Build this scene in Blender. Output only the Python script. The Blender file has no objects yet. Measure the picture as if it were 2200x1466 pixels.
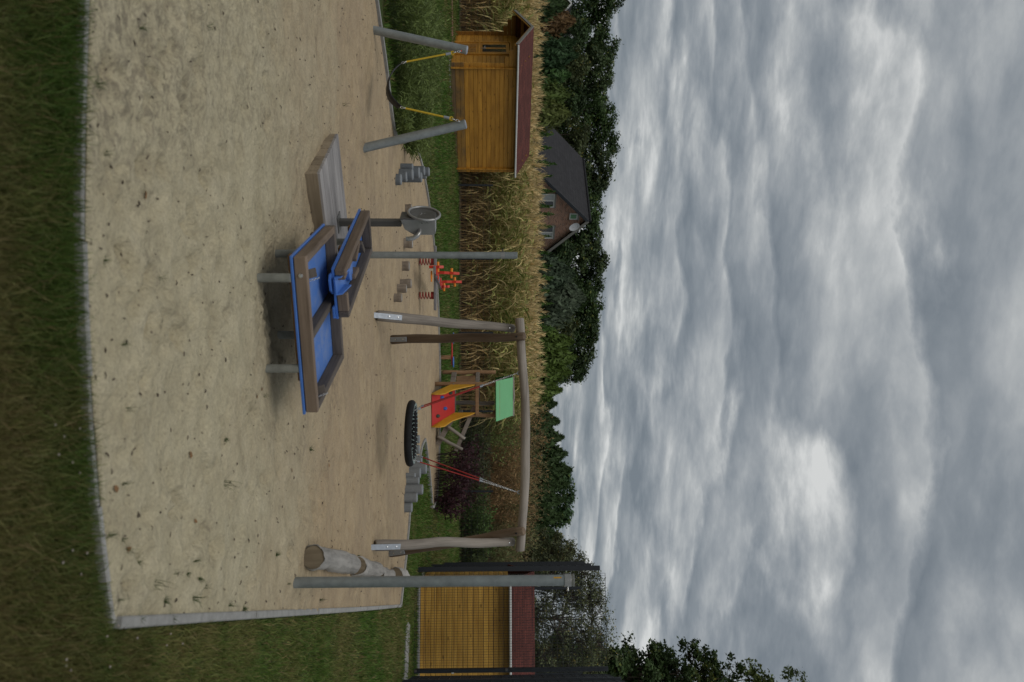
import bpy, math, random
import numpy as np
from mathutils import Vector, Matrix, geometry, noise

random.seed(7)
rng = np.random.default_rng(7)
S = bpy.context.scene
C = S.collection
R = math.radians

# ------------------------------------------------------------------ camera
FPX, XH, EYE = 1711.0, 1050.0, 1.55          # focal length and horizon in photo pixels, eye height in metres
PITCH = math.atan((1100 - XH) / FPX)
cam = bpy.data.cameras.new('camera')
cam.sensor_fit = 'HORIZONTAL'; cam.sensor_width = 36.0
cam.lens = FPX / 2200 * 36
cam.clip_start = 0.05; cam.clip_end = 3000
cam.dof.use_dof = True; cam.dof.focus_distance = 12.5; cam.dof.aperture_fstop = 2.2
co = bpy.data.objects.new('camera', cam); C.objects.link(co)
# the photograph lies on its side: the camera is rolled so that the sky is on the right
fw = Vector((0, math.cos(PITCH), math.sin(PITCH)))
upv = Vector((0, -math.sin(PITCH), math.cos(PITCH)))
M = Matrix.Identity(4)
for i, a in enumerate((upv, Vector((-1, 0, 0)), -fw)):
    for j in range(3):
        M[j][i] = a[j]
M.translation = (0, 0, EYE)
co.matrix_world = M
S.camera = co

# ------------------------------------------------------------------ sky, sun, exposure
SUN_EL, SUN_AZ = 56, 200      # azimuth clockwise from +y
w = bpy.data.worlds.new('World'); S.world = w; w.use_nodes = True
nt = w.node_tree; nt.nodes.clear()
def N(nt, t, **k):
    n = nt.nodes.new(t)
    for a, b in k.items():
        setattr(n, a, b)
    return n
def L(nt, a, b):
    nt.links.new(a, b)
def MATH(nt, op, a, b=None):
    n = N(nt, 'ShaderNodeMath', operation=op)
    for i, v in enumerate((a, b)):
        if v is None: continue
        if isinstance(v, (int, float)): n.inputs[i].default_value = v
        else: L(nt, v, n.inputs[i])
    return n.outputs[0]
def RAMP(nt, fac, stops, interp='LINEAR'):
    n = N(nt, 'ShaderNodeValToRGB'); cr = n.color_ramp; cr.interpolation = interp
    while len(cr.elements) < len(stops): cr.elements.new(0.5)
    for e, (p, c) in zip(cr.elements, stops):
        e.position = p; e.color = (c[0], c[1], c[2], 1) if hasattr(c, '__len__') else (c, c, c, 1)
    if fac is not None: L(nt, fac, n.inputs[0])
    return n.outputs[0]
def MIX(nt, fac, a, b, mode='MIX'):
    n = N(nt, 'ShaderNodeMix', data_type='RGBA', blend_type=mode)
    for i, v in ((0, fac), (6, a), (7, b)):
        if isinstance(v, (int, float)): n.inputs[i].default_value = v
        elif isinstance(v, tuple): n.inputs[i].default_value = (*v[:3], 1)
        else: L(nt, v, n.inputs[i])
    return n.outputs[2]
def NOISE(nt, vec, scale, detail=4, rough=0.5, dist=0.0, w_=None):
    n = N(nt, 'ShaderNodeTexNoise')
    n.inputs['Scale'].default_value = scale; n.inputs['Detail'].default_value = detail
    n.inputs['Roughness'].default_value = rough; n.inputs['Distortion'].default_value = dist
    if vec is not None: L(nt, vec, n.inputs['Vector'])
    return n.outputs[0]
def MAPPING(nt, vec, scale=(1, 1, 1), loc=(0, 0, 0), rot=(0, 0, 0)):
    n = N(nt, 'ShaderNodeMapping')
    n.inputs['Scale'].default_value = scale; n.inputs['Location'].default_value = loc; n.inputs['Rotation'].default_value = rot
    L(nt, vec, n.inputs['Vector'])
    return n.outputs[0]

sky = N(nt, 'ShaderNodeTexSky', sky_type='NISHITA')
sky.sun_disc = False; sky.sun_elevation = R(SUN_EL); sky.sun_rotation = R(SUN_AZ)
sky.dust_density = 2.0
tc = N(nt, 'ShaderNodeTexCoord')
sep = N(nt, 'ShaderNodeSeparateXYZ'); L(nt, tc.outputs['Generated'], sep.inputs[0])
zz = MATH(nt, 'ADD', MATH(nt, 'MAXIMUM', sep.outputs[2], 0.0), 0.145)
px = MATH(nt, 'DIVIDE', sep.outputs[0], zz); py = MATH(nt, 'DIVIDE', sep.outputs[1], zz)
cmb = N(nt, 'ShaderNodeCombineXYZ'); L(nt, px, cmb.inputs[0]); L(nt, py, cmb.inputs[1])
# a layer of cloud rolls seen from below: position on the layer = direction / height
pv = MAPPING(nt, cmb.outputs[0], (1.45, 1.6, 1), (5.3, 1.9, 0), (0, 0, R(-13)))
w1 = NOISE(nt, MAPPING(nt, pv, (0.55, 0.75, 1)), 1.0, 3, 0.5)
w2 = NOISE(nt, MAPPING(nt, pv, (0.8, 1.0, 1), (3, 1, 7)), 2.6, 7, 0.58, 0.2)
ps = N(nt, 'ShaderNodeSeparateXYZ'); L(nt, pv, ps.inputs[0])
tt = MATH(nt, 'ADD', MATH(nt, 'MULTIPLY', ps.outputs[1], 1.25), MATH(nt, 'ADD', MATH(nt, 'MULTIPLY', w1, 4.8), MATH(nt, 'MULTIPLY', w2, 0.95)))
saw = RAMP(nt, MATH(nt, 'FRACT', tt), [(0.0, 0.42), (0.10, 0.98), (0.30, 0.80), (0.62, 0.42), (0.93, 0.10), (1.0, 0.42)])
n1 = RAMP(nt, NOISE(nt, MAPPING(nt, pv, (0.85, 1.15, 1), (1.3, 4.4, 2)), 1.75, 8, 0.56, 0.2), [(0.34, 0.0), (0.66, 1.0)])
n2 = RAMP(nt, NOISE(nt, MAPPING(nt, pv, (0.85, 1.15, 1), (9.3, 2.4, 5)), 5.2, 8, 0.62, 0.25), [(0.32, 0.0), (0.68, 1.0)])
amp = RAMP(nt, NOISE(nt, MAPPING(nt, pv, (1, 1, 1), (2, 8, 11)), 0.8, 2), [(0.40, 0.14), (0.62, 0.50)])
base_ = MATH(nt, 'ADD', MATH(nt, 'MULTIPLY', n1, 0.74), MATH(nt, 'MULTIPLY', n2, 0.26))
s_ = MATH(nt, 'ADD', MATH(nt, 'MULTIPLY', saw, amp), MATH(nt, 'MULTIPLY', base_, MATH(nt, 'SUBTRACT', 1.0, amp)))
cl = RAMP(nt, s_, [(0.15, (1.75, 2.03, 2.30)), (0.36, (2.4, 2.68, 2.93)), (0.52, (3.2, 3.45, 3.64)), (0.68, (4.4, 4.6, 4.66)), (0.88, (6.7, 6.8, 6.7))])
sk = MIX(nt, 0.94, sky.outputs[0], cl)
bg = N(nt, 'ShaderNodeBackground'); bg.inputs['Strength'].default_value = 0.1
L(nt, sk, bg.inputs['Color'])
wo = N(nt, 'ShaderNodeOutputWorld'); L(nt, bg.outputs[0], wo.inputs['Surface'])

sl = bpy.data.lights.new('sun', 'SUN'); sl.energy = 1.1; sl.angle = R(38); sl.color = (1.0, 0.97, 0.92)
so = bpy.data.objects.new('sun', sl); C.objects.link(so)
so.location = (0, 0, 30)
sd = Vector((math.sin(R(SUN_AZ)) * math.cos(R(SUN_EL)), math.cos(R(SUN_AZ)) * math.cos(R(SUN_EL)), math.sin(R(SUN_EL))))
so.rotation_euler = (-sd).to_track_quat('-Z', 'Y').to_euler()

S.view_settings.view_transform = 'Standard'; S.view_settings.look = 'None'
S.view_settings.exposure = 0.0; S.view_settings.gamma = 1.0; S.view_settings.use_curve_mapping = False
S.render.engine = 'CYCLES'
S.cycles.use_denoising = True
S.cycles.max_bounces = 6; S.cycles.diffuse_bounces = 3; S.cycles.transparent_max_bounces = 8

# ------------------------------------------------------------------ places
def H(x, y):
    """height of the ground"""
    def sp(t):
        return np.logaddexp(0, np.asarray(t, float) * 2.2) / 2.2
    return 0.056 * (sp(np.asarray(y) - 16.5) - sp(np.asarray(y) - 31.0))
def Hf(x, y): return float(H(x, y))
def ray(X, Y):
    r = (Y - 733) / FPX; u = (X - 1100) / FPX
    return Vector((r, 0, 0)) + fw + upv * u
def gp(X, Y, h=0.0):
    """the point h above the ground that the photograph shows at X, Y"""
    d = ray(X, Y); lo, hi = 0.5, 200.0
    for _ in range(60):
        m = (lo + hi) / 2
        p = d * m
        if EYE + p.z - h - Hf(p.x, p.y) > 0: lo = m
        else: hi = m
    p = d * lo
    return Vector((p.x, p.y, EYE + p.z))
def dp(X, Y, D):
    """the point at distance D (along y) that the photograph shows at X, Y"""
    d = ray(X, Y); p = d * (D / d.y)
    return Vector((p.x, p.y, EYE + p.z))
def G0(x, y, dz=0.0): return Vector((x, y, Hf(x, y) + dz))

# ------------------------------------------------------------------ materials
MT = {}
def newmat(name):
    m = bpy.data.materials.new(name); m.use_nodes = True
    nt = m.node_tree; b = nt.nodes['Principled BSDF']
    MT[name] = m
    return m, nt, b
def setp(b, rough=0.6, metal=0.0, spec=0.4):
    b.inputs['Roughness'].default_value = rough; b.inputs['Metallic'].default_value = metal
    b.inputs['Specular IOR Level'].default_value = spec
def bump(nt, b, h, strength=0.3, dist=0.01):
    n = N(nt, 'ShaderNodeBump'); n.inputs['Strength'].default_value = strength; n.inputs['Distance'].default_value = dist
    L(nt, h, n.inputs['Height']); L(nt, n.outputs[0], b.inputs['Normal'])
def objrand(nt, col, amt):
    oi = N(nt, 'ShaderNodeObjectInfo')
    v = MATH(nt, 'ADD', MATH(nt, 'MULTIPLY', oi.outputs['Random'], 2 * amt), 1 - amt)
    hsv = N(nt, 'ShaderNodeHueSaturation'); L(nt, v, hsv.inputs['Value']); L(nt, col, hsv.inputs['Color'])
    return hsv.outputs[0]
def plain(name, col, rough=0.6, metal=0.0, spec=0.4, var=0.18, scale=9.0, bmp=0.0, bscale=60.0, rnd=0.0):
    m, nt, b = newmat(name); setp(b, rough, metal, spec)
    t = N(nt, 'ShaderNodeTexCoord').outputs['Object']
    n = NOISE(nt, t, scale, 5, 0.6)
    c = RAMP(nt, n, [(0.25, tuple(x * (1 - var) for x in col)), (0.75, tuple(min(1, x * (1 + var)) for x in col))])
    if rnd: c = objrand(nt, c, rnd)
    L(nt, c, b.inputs['Base Color'])
    rr = RAMP(nt, NOISE(nt, t, scale * 3, 3), [(0.3, max(0.05, rough - 0.1)), (0.7, min(1, rough + 0.1))])
    L(nt, rr, b.inputs['Roughness'])
    if bmp: bump(nt, b, NOISE(nt, t, bscale, 4), bmp, 0.005)
    return m
def wood(name, dark, light, axis='X', rough=0.75, spec=0.25, sc=1.0, rnd=0.12, knots=None, bmp=0.35, weather=None):
    m, nt, b = newmat(name); setp(b, rough, 0, spec)
    t = N(nt, 'ShaderNodeTexCoord').outputs['Object']
    oi = N(nt, 'ShaderNodeObjectInfo')
    vm = N(nt, 'ShaderNodeVectorMath', operation='MULTIPLY_ADD')
    L(nt, oi.outputs['Random'], vm.inputs[0]); vm.inputs[1].default_value = (17, 31, 23); L(nt, t, vm.inputs[2])
    st = {'X': (1.6, 38, 38), 'Y': (38, 1.6, 38), 'Z': (38, 38, 1.6)}[axis]
    v = MAPPING(nt, vm.outputs[0], tuple(k * sc for k in st))
    g = NOISE(nt, v, 1.0, 5, 0.62, 0.6)
    big = NOISE(nt, MAPPING(nt, vm.outputs[0], tuple(2.0 if k > 10 else 0.7 for k in st)), 1.5, 4, 0.55)
    c = RAMP(nt, g, [(0.30, dark), (0.62, light)])
    c = MIX(nt, 0.45, c, RAMP(nt, big, [(0.3, tuple(0.55 * x for x in dark)), (0.7, tuple(min(1, 1.15 * x) for x in light))]), 'MIX')
    if knots:
        kv = N(nt, 'ShaderNodeTexVoronoi'); kv.inputs['Scale'].default_value = 1.0
        ks = {'X': (5.0, 11, 11), 'Y': (11, 5.0, 11), 'Z': (11, 11, 5.0)}[axis]
        L(nt, MAPPING(nt, vm.outputs[0], tuple(k * knots for k in ks)), kv.inputs['Vector'])
        kf = RAMP(nt, kv.outputs['Distance'], [(0.07, 0.25), (0.17, 1.0)])
        c = MIX(nt, kf, tuple(0.33 * x for x in dark), c)
    if weather:
        wn = NOISE(nt, t, 2.3, 5, 0.6)
        c = MIX(nt, RAMP(nt, wn, [(0.42, 0.0), (0.68, 0.8)]), c, weather)
    if rnd: c = objrand(nt, c, rnd)
    L(nt, c, b.inputs['Base Color'])
    bump(nt, b, g, bmp, 0.004)
    return m
def vcol(name, rough=0.6, transl=0.25, spec=0.2):
    m, nt, b = newmat(name); setp(b, rough, 0, spec)
    a = N(nt, 'ShaderNodeVertexColor', layer_name='Col')
    L(nt, a.outputs[0], b.inputs['Base Color'])
    if transl:
        tr = N(nt, 'ShaderNodeBsdfTranslucent'); L(nt, a.outputs[0], tr.inputs['Color'])
        mx = N(nt, 'ShaderNodeMixShader'); mx.inputs[0].default_value = transl
        out = nt.nodes['Material Output']
        L(nt, b.outputs[0], mx.inputs[1]); L(nt, tr.outputs[0], mx.inputs[2]); L(nt, mx.outputs[0], out.inputs['Surface'])
    return m

# sand: pale trodden sand near, a browner tone further back, litter and scuffs
m, nt, b = newmat('sand'); setp(b, 0.95, 0, 0.15)
t = N(nt, 'ShaderNodeTexCoord').outputs['Object']
sp = N(nt, 'ShaderNodeSeparateXYZ'); L(nt, t, sp.inputs[0])
wob = MATH(nt, 'MULTIPLY', NOISE(nt, t, 0.6, 5, 0.6), 5.0)
yy = MATH(nt, 'ADD', sp.outputs[1], MATH(nt, 'ADD', wob, MATH(nt, 'MULTIPLY', sp.outputs[0], 0.18)))
far = RAMP(nt, MATH(nt, 'MULTIPLY', yy, 0.05), [(0.37, 0.0), (0.52, 1.0)])
big = NOISE(nt, t, 0.9, 6, 0.62, 0.4); mid = NOISE(nt, t, 4.4, 7, 0.66, 0.3); fine = NOISE(nt, t, 55, 5, 0.7)
c1 = RAMP(nt, mid, [(0.28, (0.40, 0.345, 0.225)), (0.50, (0.50, 0.44, 0.295)), (0.74, (0.575, 0.51, 0.355))])
c2 = RAMP(nt, mid, [(0.28, (0.38, 0.28, 0.17)), (0.50, (0.475, 0.36, 0.222)), (0.74, (0.535, 0.415, 0.265))])
c2 = MIX(nt, RAMP(nt, big, [(0.42, 0.0), (0.62, 0.55)]), c2, (0.345, 0.26, 0.175))
c = MIX(nt, far, c1, c2)
c = MIX(nt, RAMP(nt, fine, [(0.3, 0.45), (0.6, 0.0)]), c, (0.22, 0.185, 0.14))
# organic dirt patches, with a shape of their own
d1 = NOISE(nt, MAPPING(nt, t, (1, 1.6, 1), (4.2, 1.3, 0)), 1.05, 7, 0.70, 0.6)
dm = NOISE(nt, MAPPING(nt, t, (1, 1.3, 1)), 15, 6, 0.72, 0.4)
dirt = MATH(nt, 'MULTIPLY', RAMP(nt, d1, [(0.53, 0.0), (0.66, 1.0)]), RAMP(nt, dm, [(0.44, 0.0), (0.60, 1.0)]))
left = RAMP(nt, MATH(nt, 'ADD', MATH(nt, 'MULTIPLY', sp.outputs[0], -0.24), MATH(nt, 'ADD', MATH(nt, 'MULTIPLY', sp.outputs[1], -0.06), MATH(nt, 'MULTIPLY', big, 0.15))), [(-0.0, 0.0), (0.10, 1.0)])
left = MATH(nt, 'MULTIPLY', left, RAMP(nt, MATH(nt, 'MULTIPLY', yy, 0.1), [(0.55, 1.0), (0.95, 0.12)]))
dirt2 = MATH(nt, 'MULTIPLY', left, RAMP(nt, dm, [(0.46, 0.0), (0.60, 1.0)]))
c = MIX(nt, MATH(nt, 'MULTIPLY', MATH(nt, 'MAXIMUM', dirt, dirt2), 0.58), c, (0.13, 0.11, 0.085))
vo = N(nt, 'ShaderNodeTexVoronoi'); vo.inputs['Scale'].default_value = 13
L(nt, MAPPING(nt, t, (1, 1.8, 1)), vo.inputs['Vector'])
c = MIX(nt, MATH(nt, 'MULTIPLY', RAMP(nt, vo.outputs['Distance'], [(0.05, 0.8), (0.13, 0.0)]), RAMP(nt, NOISE(nt, t, 2.1, 3), [(0.48, 0.0), (0.56, 1.0)])), c, (0.13, 0.10, 0.075))
L(nt, c, b.inputs['Base Color'])
hs = MATH(nt, 'ADD', MATH(nt, 'MULTIPLY', mid, 1.0), MATH(nt, 'ADD', MATH(nt, 'MULTIPLY', NOISE(nt, t, 13, 5, 0.65), 0.5), MATH(nt, 'MULTIPLY', fine, 0.12)))
bump(nt, b, hs, 1.0, 0.06)

m, nt, b = newmat('lawn'); setp(b, 0.9, 0, 0.1)
t = N(nt, 'ShaderNodeTexCoord').outputs['Object']
a = NOISE(nt, t, 1.2, 6, 0.65); f = NOISE(nt, MAPPING(nt, t, (1, 0.5, 1)), 30, 6, 0.7)
c = RAMP(nt, f, [(0.3, (0.020, 0.030, 0.010)), (0.7, (0.075, 0.11, 0.032))])
c = MIX(nt, RAMP(nt, a, [(0.45, 0.0), (0.75, 0.7)]), c, (0.085, 0.075, 0.03))
L(nt, c, b.inputs['Base Color']); bump(nt, b, f, 0.6, 0.03)

plain('soil', (0.17, 0.12, 0.075), 0.95, var=0.4, scale=3, bmp=0.5, bscale=20)
plain('concrete', (0.29, 0.285, 0.27), 0.9, var=0.22, scale=14, bmp=0.35, bscale=120, rnd=0.10)
plain('galv_dull', (0.22, 0.225, 0.20), 0.7, metal=0.2, var=0.3, scale=14)
plain('galvanised', (0.26, 0.285, 0.29), 0.45, metal=0.55, spec=0.5, var=0.22, scale=11)
plain('galv_plate', (0.33, 0.36, 0.40), 0.5, metal=0.5, spec=0.5, var=0.15, scale=20)
plain('bolt', (0.6, 0.6, 0.6), 0.3, metal=0.9, var=0.1)
plain('stainless', (0.33, 0.325, 0.315), 0.36, metal=0.7, var=0.10, scale=6)
plain('stainless_dark', (0.095, 0.09, 0.082), 0.5, metal=0.3, var=0.12, scale=6)
plain('blue_board', (0.060, 0.160, 0.47), 0.42, spec=0.4, var=0.14, scale=7)
plain('blue_dusty', (0.115, 0.215, 0.455), 0.6, spec=0.3, var=0.2, scale=5)
m, nt, b = newmat('blue_sandy'); setp(b, 0.65, 0, 0.3)
t = N(nt, 'ShaderNodeTexCoord').outputs['Object']
q_ = NOISE(nt, t, 5.5, 7, 0.7, 0.4)
c = MIX(nt, RAMP(nt, q_, [(0.46, 0.02), (0.74, 0.38)]), (0.062, 0.165, 0.47), (0.36, 0.36, 0.34))
c = MIX(nt, RAMP(nt, NOISE(nt, t, 60, 4, 0.7), [(0.58, 0.0), (0.72, 0.5)]), c, (0.36, 0.31, 0.22))
L(nt, c, b.inputs['Base Color']); bump(nt, b, q_, 0.15, 0.004)
plain('blue_hold', (0.05, 0.11, 0.38), 0.5, var=0.1)
plain('green_hold', (0.03, 0.055, 0.04), 0.6, var=0.2)
plain('red_board', (0.45, 0.030, 0.026), 0.45, spec=0.4, var=0.12, scale=4)
plain('yellow_board', (0.56, 0.29, 0.018), 0.5, spec=0.4, var=0.10, scale=4)
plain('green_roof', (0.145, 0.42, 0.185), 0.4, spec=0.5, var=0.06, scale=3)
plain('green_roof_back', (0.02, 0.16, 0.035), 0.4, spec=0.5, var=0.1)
plain('spring_red', (0.30, 0.022, 0.018), 0.4, spec=0.5, var=0.15)
plain('handle_red', (0.60, 0.045, 0.022), 0.45, spec=0.4, var=0.08)
plain('handle_orange', (0.75, 0.235, 0.018), 0.45, spec=0.4, var=0.08)
plain('seesaw_grey', (0.17, 0.165, 0.17), 0.6, var=0.15)
plain('black_rubber', (0.010, 0.010, 0.011), 0.75, spec=0.25, var=0.3, bmp=0.2)
plain('rubber_strap', (0.022, 0.023, 0.026), 0.6, spec=0.4, var=0.2)
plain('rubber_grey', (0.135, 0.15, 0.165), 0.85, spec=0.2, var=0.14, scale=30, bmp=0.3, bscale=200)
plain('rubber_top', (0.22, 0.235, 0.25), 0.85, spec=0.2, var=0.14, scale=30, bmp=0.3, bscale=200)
plain('rubber_grey_light', (0.185, 0.195, 0.20), 0.9, spec=0.2, var=0.14, scale=30, bmp=0.3, bscale=200)
plain('rope_red', (0.30, 0.026, 0.020), 0.7, var=0.25, scale=60)
plain('rope_yellow', (0.52, 0.36, 0.025), 0.7, var=0.2, scale=60)
plain('rope_white', (0.34, 0.42, 0.40), 0.8, var=0.15)
plain('anthracite', (0.013, 0.016, 0.021), 0.45, spec=0.45, var=0.15)
plain('white_pvc', (0.62, 0.62, 0.60), 0.4, var=0.08)
plain('grey_trim', (0.20, 0.19, 0.17), 0.8, var=0.15)
plain('pane', (0.02, 0.022, 0.024), 0.06, spec=0.7, var=0.3)
plain('curtain', (0.36, 0.37, 0.37), 0.5, spec=0.6, var=0.15, scale=4)
plain('green_blind', (0.10, 0.25, 0.12), 0.4, spec=0.6, var=0.1)
plain('paver_red', (0.28, 0.15, 0.11), 0.9, var=0.2)
plain('dish', (0.40, 0.41, 0.42), 0.5, var=0.08)
plain('bark', (0.075, 0.058, 0.042), 0.95, var=0.35, scale=6, bmp=0.8, bscale=25)
plain('brown_leaf', (0.22, 0.12, 0.05), 0.8, var=0.4, scale=20)
wood('log_grey', (0.155, 0.132, 0.110), (0.345, 0.305, 0.265), 'Z', sc=0.9)
wood('log_brown', (0.085, 0.056, 0.036), (0.20, 0.145, 0.10), 'Z', sc=0.9)
wood('log_pale', (0.19, 0.18, 0.165), (0.43, 0.405, 0.37), 'Z', sc=0.7, bmp=0.6)
wood('log_end', (0.11, 0.085, 0.055), (0.25, 0.20, 0.135), 'X', sc=0.6)
wood('stump_wood', (0.13, 0.103, 0.08), (0.30, 0.25, 0.20), 'Z', sc=1.2)
wood('tower_wood', (0.165, 0.088, 0.042), (0.34, 0.205, 0.11), 'Z', sc=1.2)
wood('tower_grey', (0.14, 0.115, 0.095), (0.29, 0.245, 0.205), 'Z', sc=1.2)
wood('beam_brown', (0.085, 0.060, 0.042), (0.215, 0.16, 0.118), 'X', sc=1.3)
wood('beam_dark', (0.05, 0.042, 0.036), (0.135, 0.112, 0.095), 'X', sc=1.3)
wood('bracket_wood', (0.12, 0.062, 0.024), (0.28, 0.165, 0.075), 'X')
wood('deck_top', (0.155, 0.145, 0.145), (0.345, 0.325, 0.315), 'X', sc=1.2)
wood('deck_side', (0.15, 0.115, 0.075), (0.33, 0.265, 0.185), 'X', sc=1.0)
wood('hut_wood', (0.33, 0.135, 0.013), (0.57, 0.275, 0.038), 'X', rough=0.5, spec=0.4, sc=0.8, knots=0.7, rnd=0.10, bmp=0.15)
wood('hut_dark', (0.19, 0.080, 0.012), (0.34, 0.165, 0.030), 'X', rough=0.5, spec=0.4, sc=0.8, rnd=0.10, bmp=0.15)
wood('hut_base', (0.22, 0.105, 0.022), (0.40, 0.215, 0.052), 'X', rough=0.6, spec=0.3, sc=0.8, rnd=0.05, bmp=0.15, weather=(0.12, 0.085, 0.05))
wood('hut_worn', (0.12, 0.075, 0.035), (0.22, 0.145, 0.075), 'X', rough=0.7, spec=0.3, sc=0.8, rnd=0.05, bmp=0.2)
wood('shed_wood', (0.39, 0.185, 0.022), (0.65, 0.375, 0.075), 'X', rough=0.5, spec=0.4, sc=0.7, knots=0.62, rnd=0.09, bmp=0.15)
vcol('grass_blade', 0.55, 0.3); vcol('leaf', 0.6, 0.25); vcol('straw', 0.75, 0.2, 0.15)

# bitumen shingles and clay tiles and far brick: too small in the picture to pick apart
def courses(name, col, size, rough, axis_scale, offs=0.5, mort=None, msz=0.03, vary=0.25):
    m, nt, b = newmat(name); setp(b, rough, 0, 0.3)
    t = N(nt, 'ShaderNodeTexCoord').outputs['UV']
    br = N(nt, 'ShaderNodeTexBrick'); br.offset = offs
    br.inputs['Scale'].default_value = 1.0; br.inputs['Brick Width'].default_value = size[0]; br.inputs['Row Height'].default_value = size[1]
    br.inputs['Mortar Size'].default_value = msz; br.inputs['Mortar Smooth'].default_value = 0.2
    br.inputs['Color1'].default_value = (*[x * (1 - vary) for x in col], 1); br.inputs['Color2'].default_value = (*[x * (1 + vary) for x in col], 1)
    br.inputs['Mortar'].default_value = (*mort, 1)
    L(nt, t, br.inputs['Vector'])
    n = NOISE(nt, t, 1.3, 5)
    c = MIX(nt, 0.5, br.outputs[0], RAMP(nt, n, [(0.3, 0.55), (0.7, 1.0)]), 'MULTIPLY')
    L(nt, c, b.inputs['Base Color'])
    bump(nt, b, MATH(nt, 'SUBTRACT', 1.0, br.outputs['Fac']), 0.6, 0.02)
courses('shingle_red', (0.118, 0.033, 0.024), (0.33, 0.085), 0.9, None, mort=(0.05, 0.012, 0.012), msz=0.009)
courses('roof_tile', (0.030, 0.028, 0.031), (0.26, 0.34), 0.75, None, offs=0.0, mort=(0.016, 0.016, 0.018), msz=0.022, vary=0.2)
courses('brick', (0.33, 0.15, 0.095), (0.25, 0.083), 0.9, None, mort=(0.42, 0.35, 0.29), msz=0.012, vary=0.4)

# ------------------------------------------------------------------ objects
PW = {}
def thing(name, label, cat, loc=(0, 0, 0), rotz=0.0, group=None):
    o = bpy.data.objects.new(name, None); C.objects.link(o)
    o.empty_display_size = 0.1
    mw = Matrix.Translation(Vector(loc)) @ Matrix.Rotation(rotz, 4, 'Z')
    o.matrix_world = mw; PW[o] = mw
    tag(o, label, cat, group)
    return o
def tag(o, label=None, cat=None, group=None, kind=None):
    if label: o['label'] = label
    if cat: o['category'] = cat
    if group: o['group'] = group
    if kind: o['kind'] = kind
    return o
def link(name, me, parent=None, mw=None):
    """mesh object; mw is its place in the world"""
    o = bpy.data.objects.new(name, me); C.objects.link(o)
    if mw is None: mw = PW[parent].copy() if parent else Matrix.Identity(4)
    PW[o] = mw
    if parent:
        o.parent = parent
        o.matrix_local = PW[parent].inverted() @ mw
    else:
        o.matrix_world = mw
    return o
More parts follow.
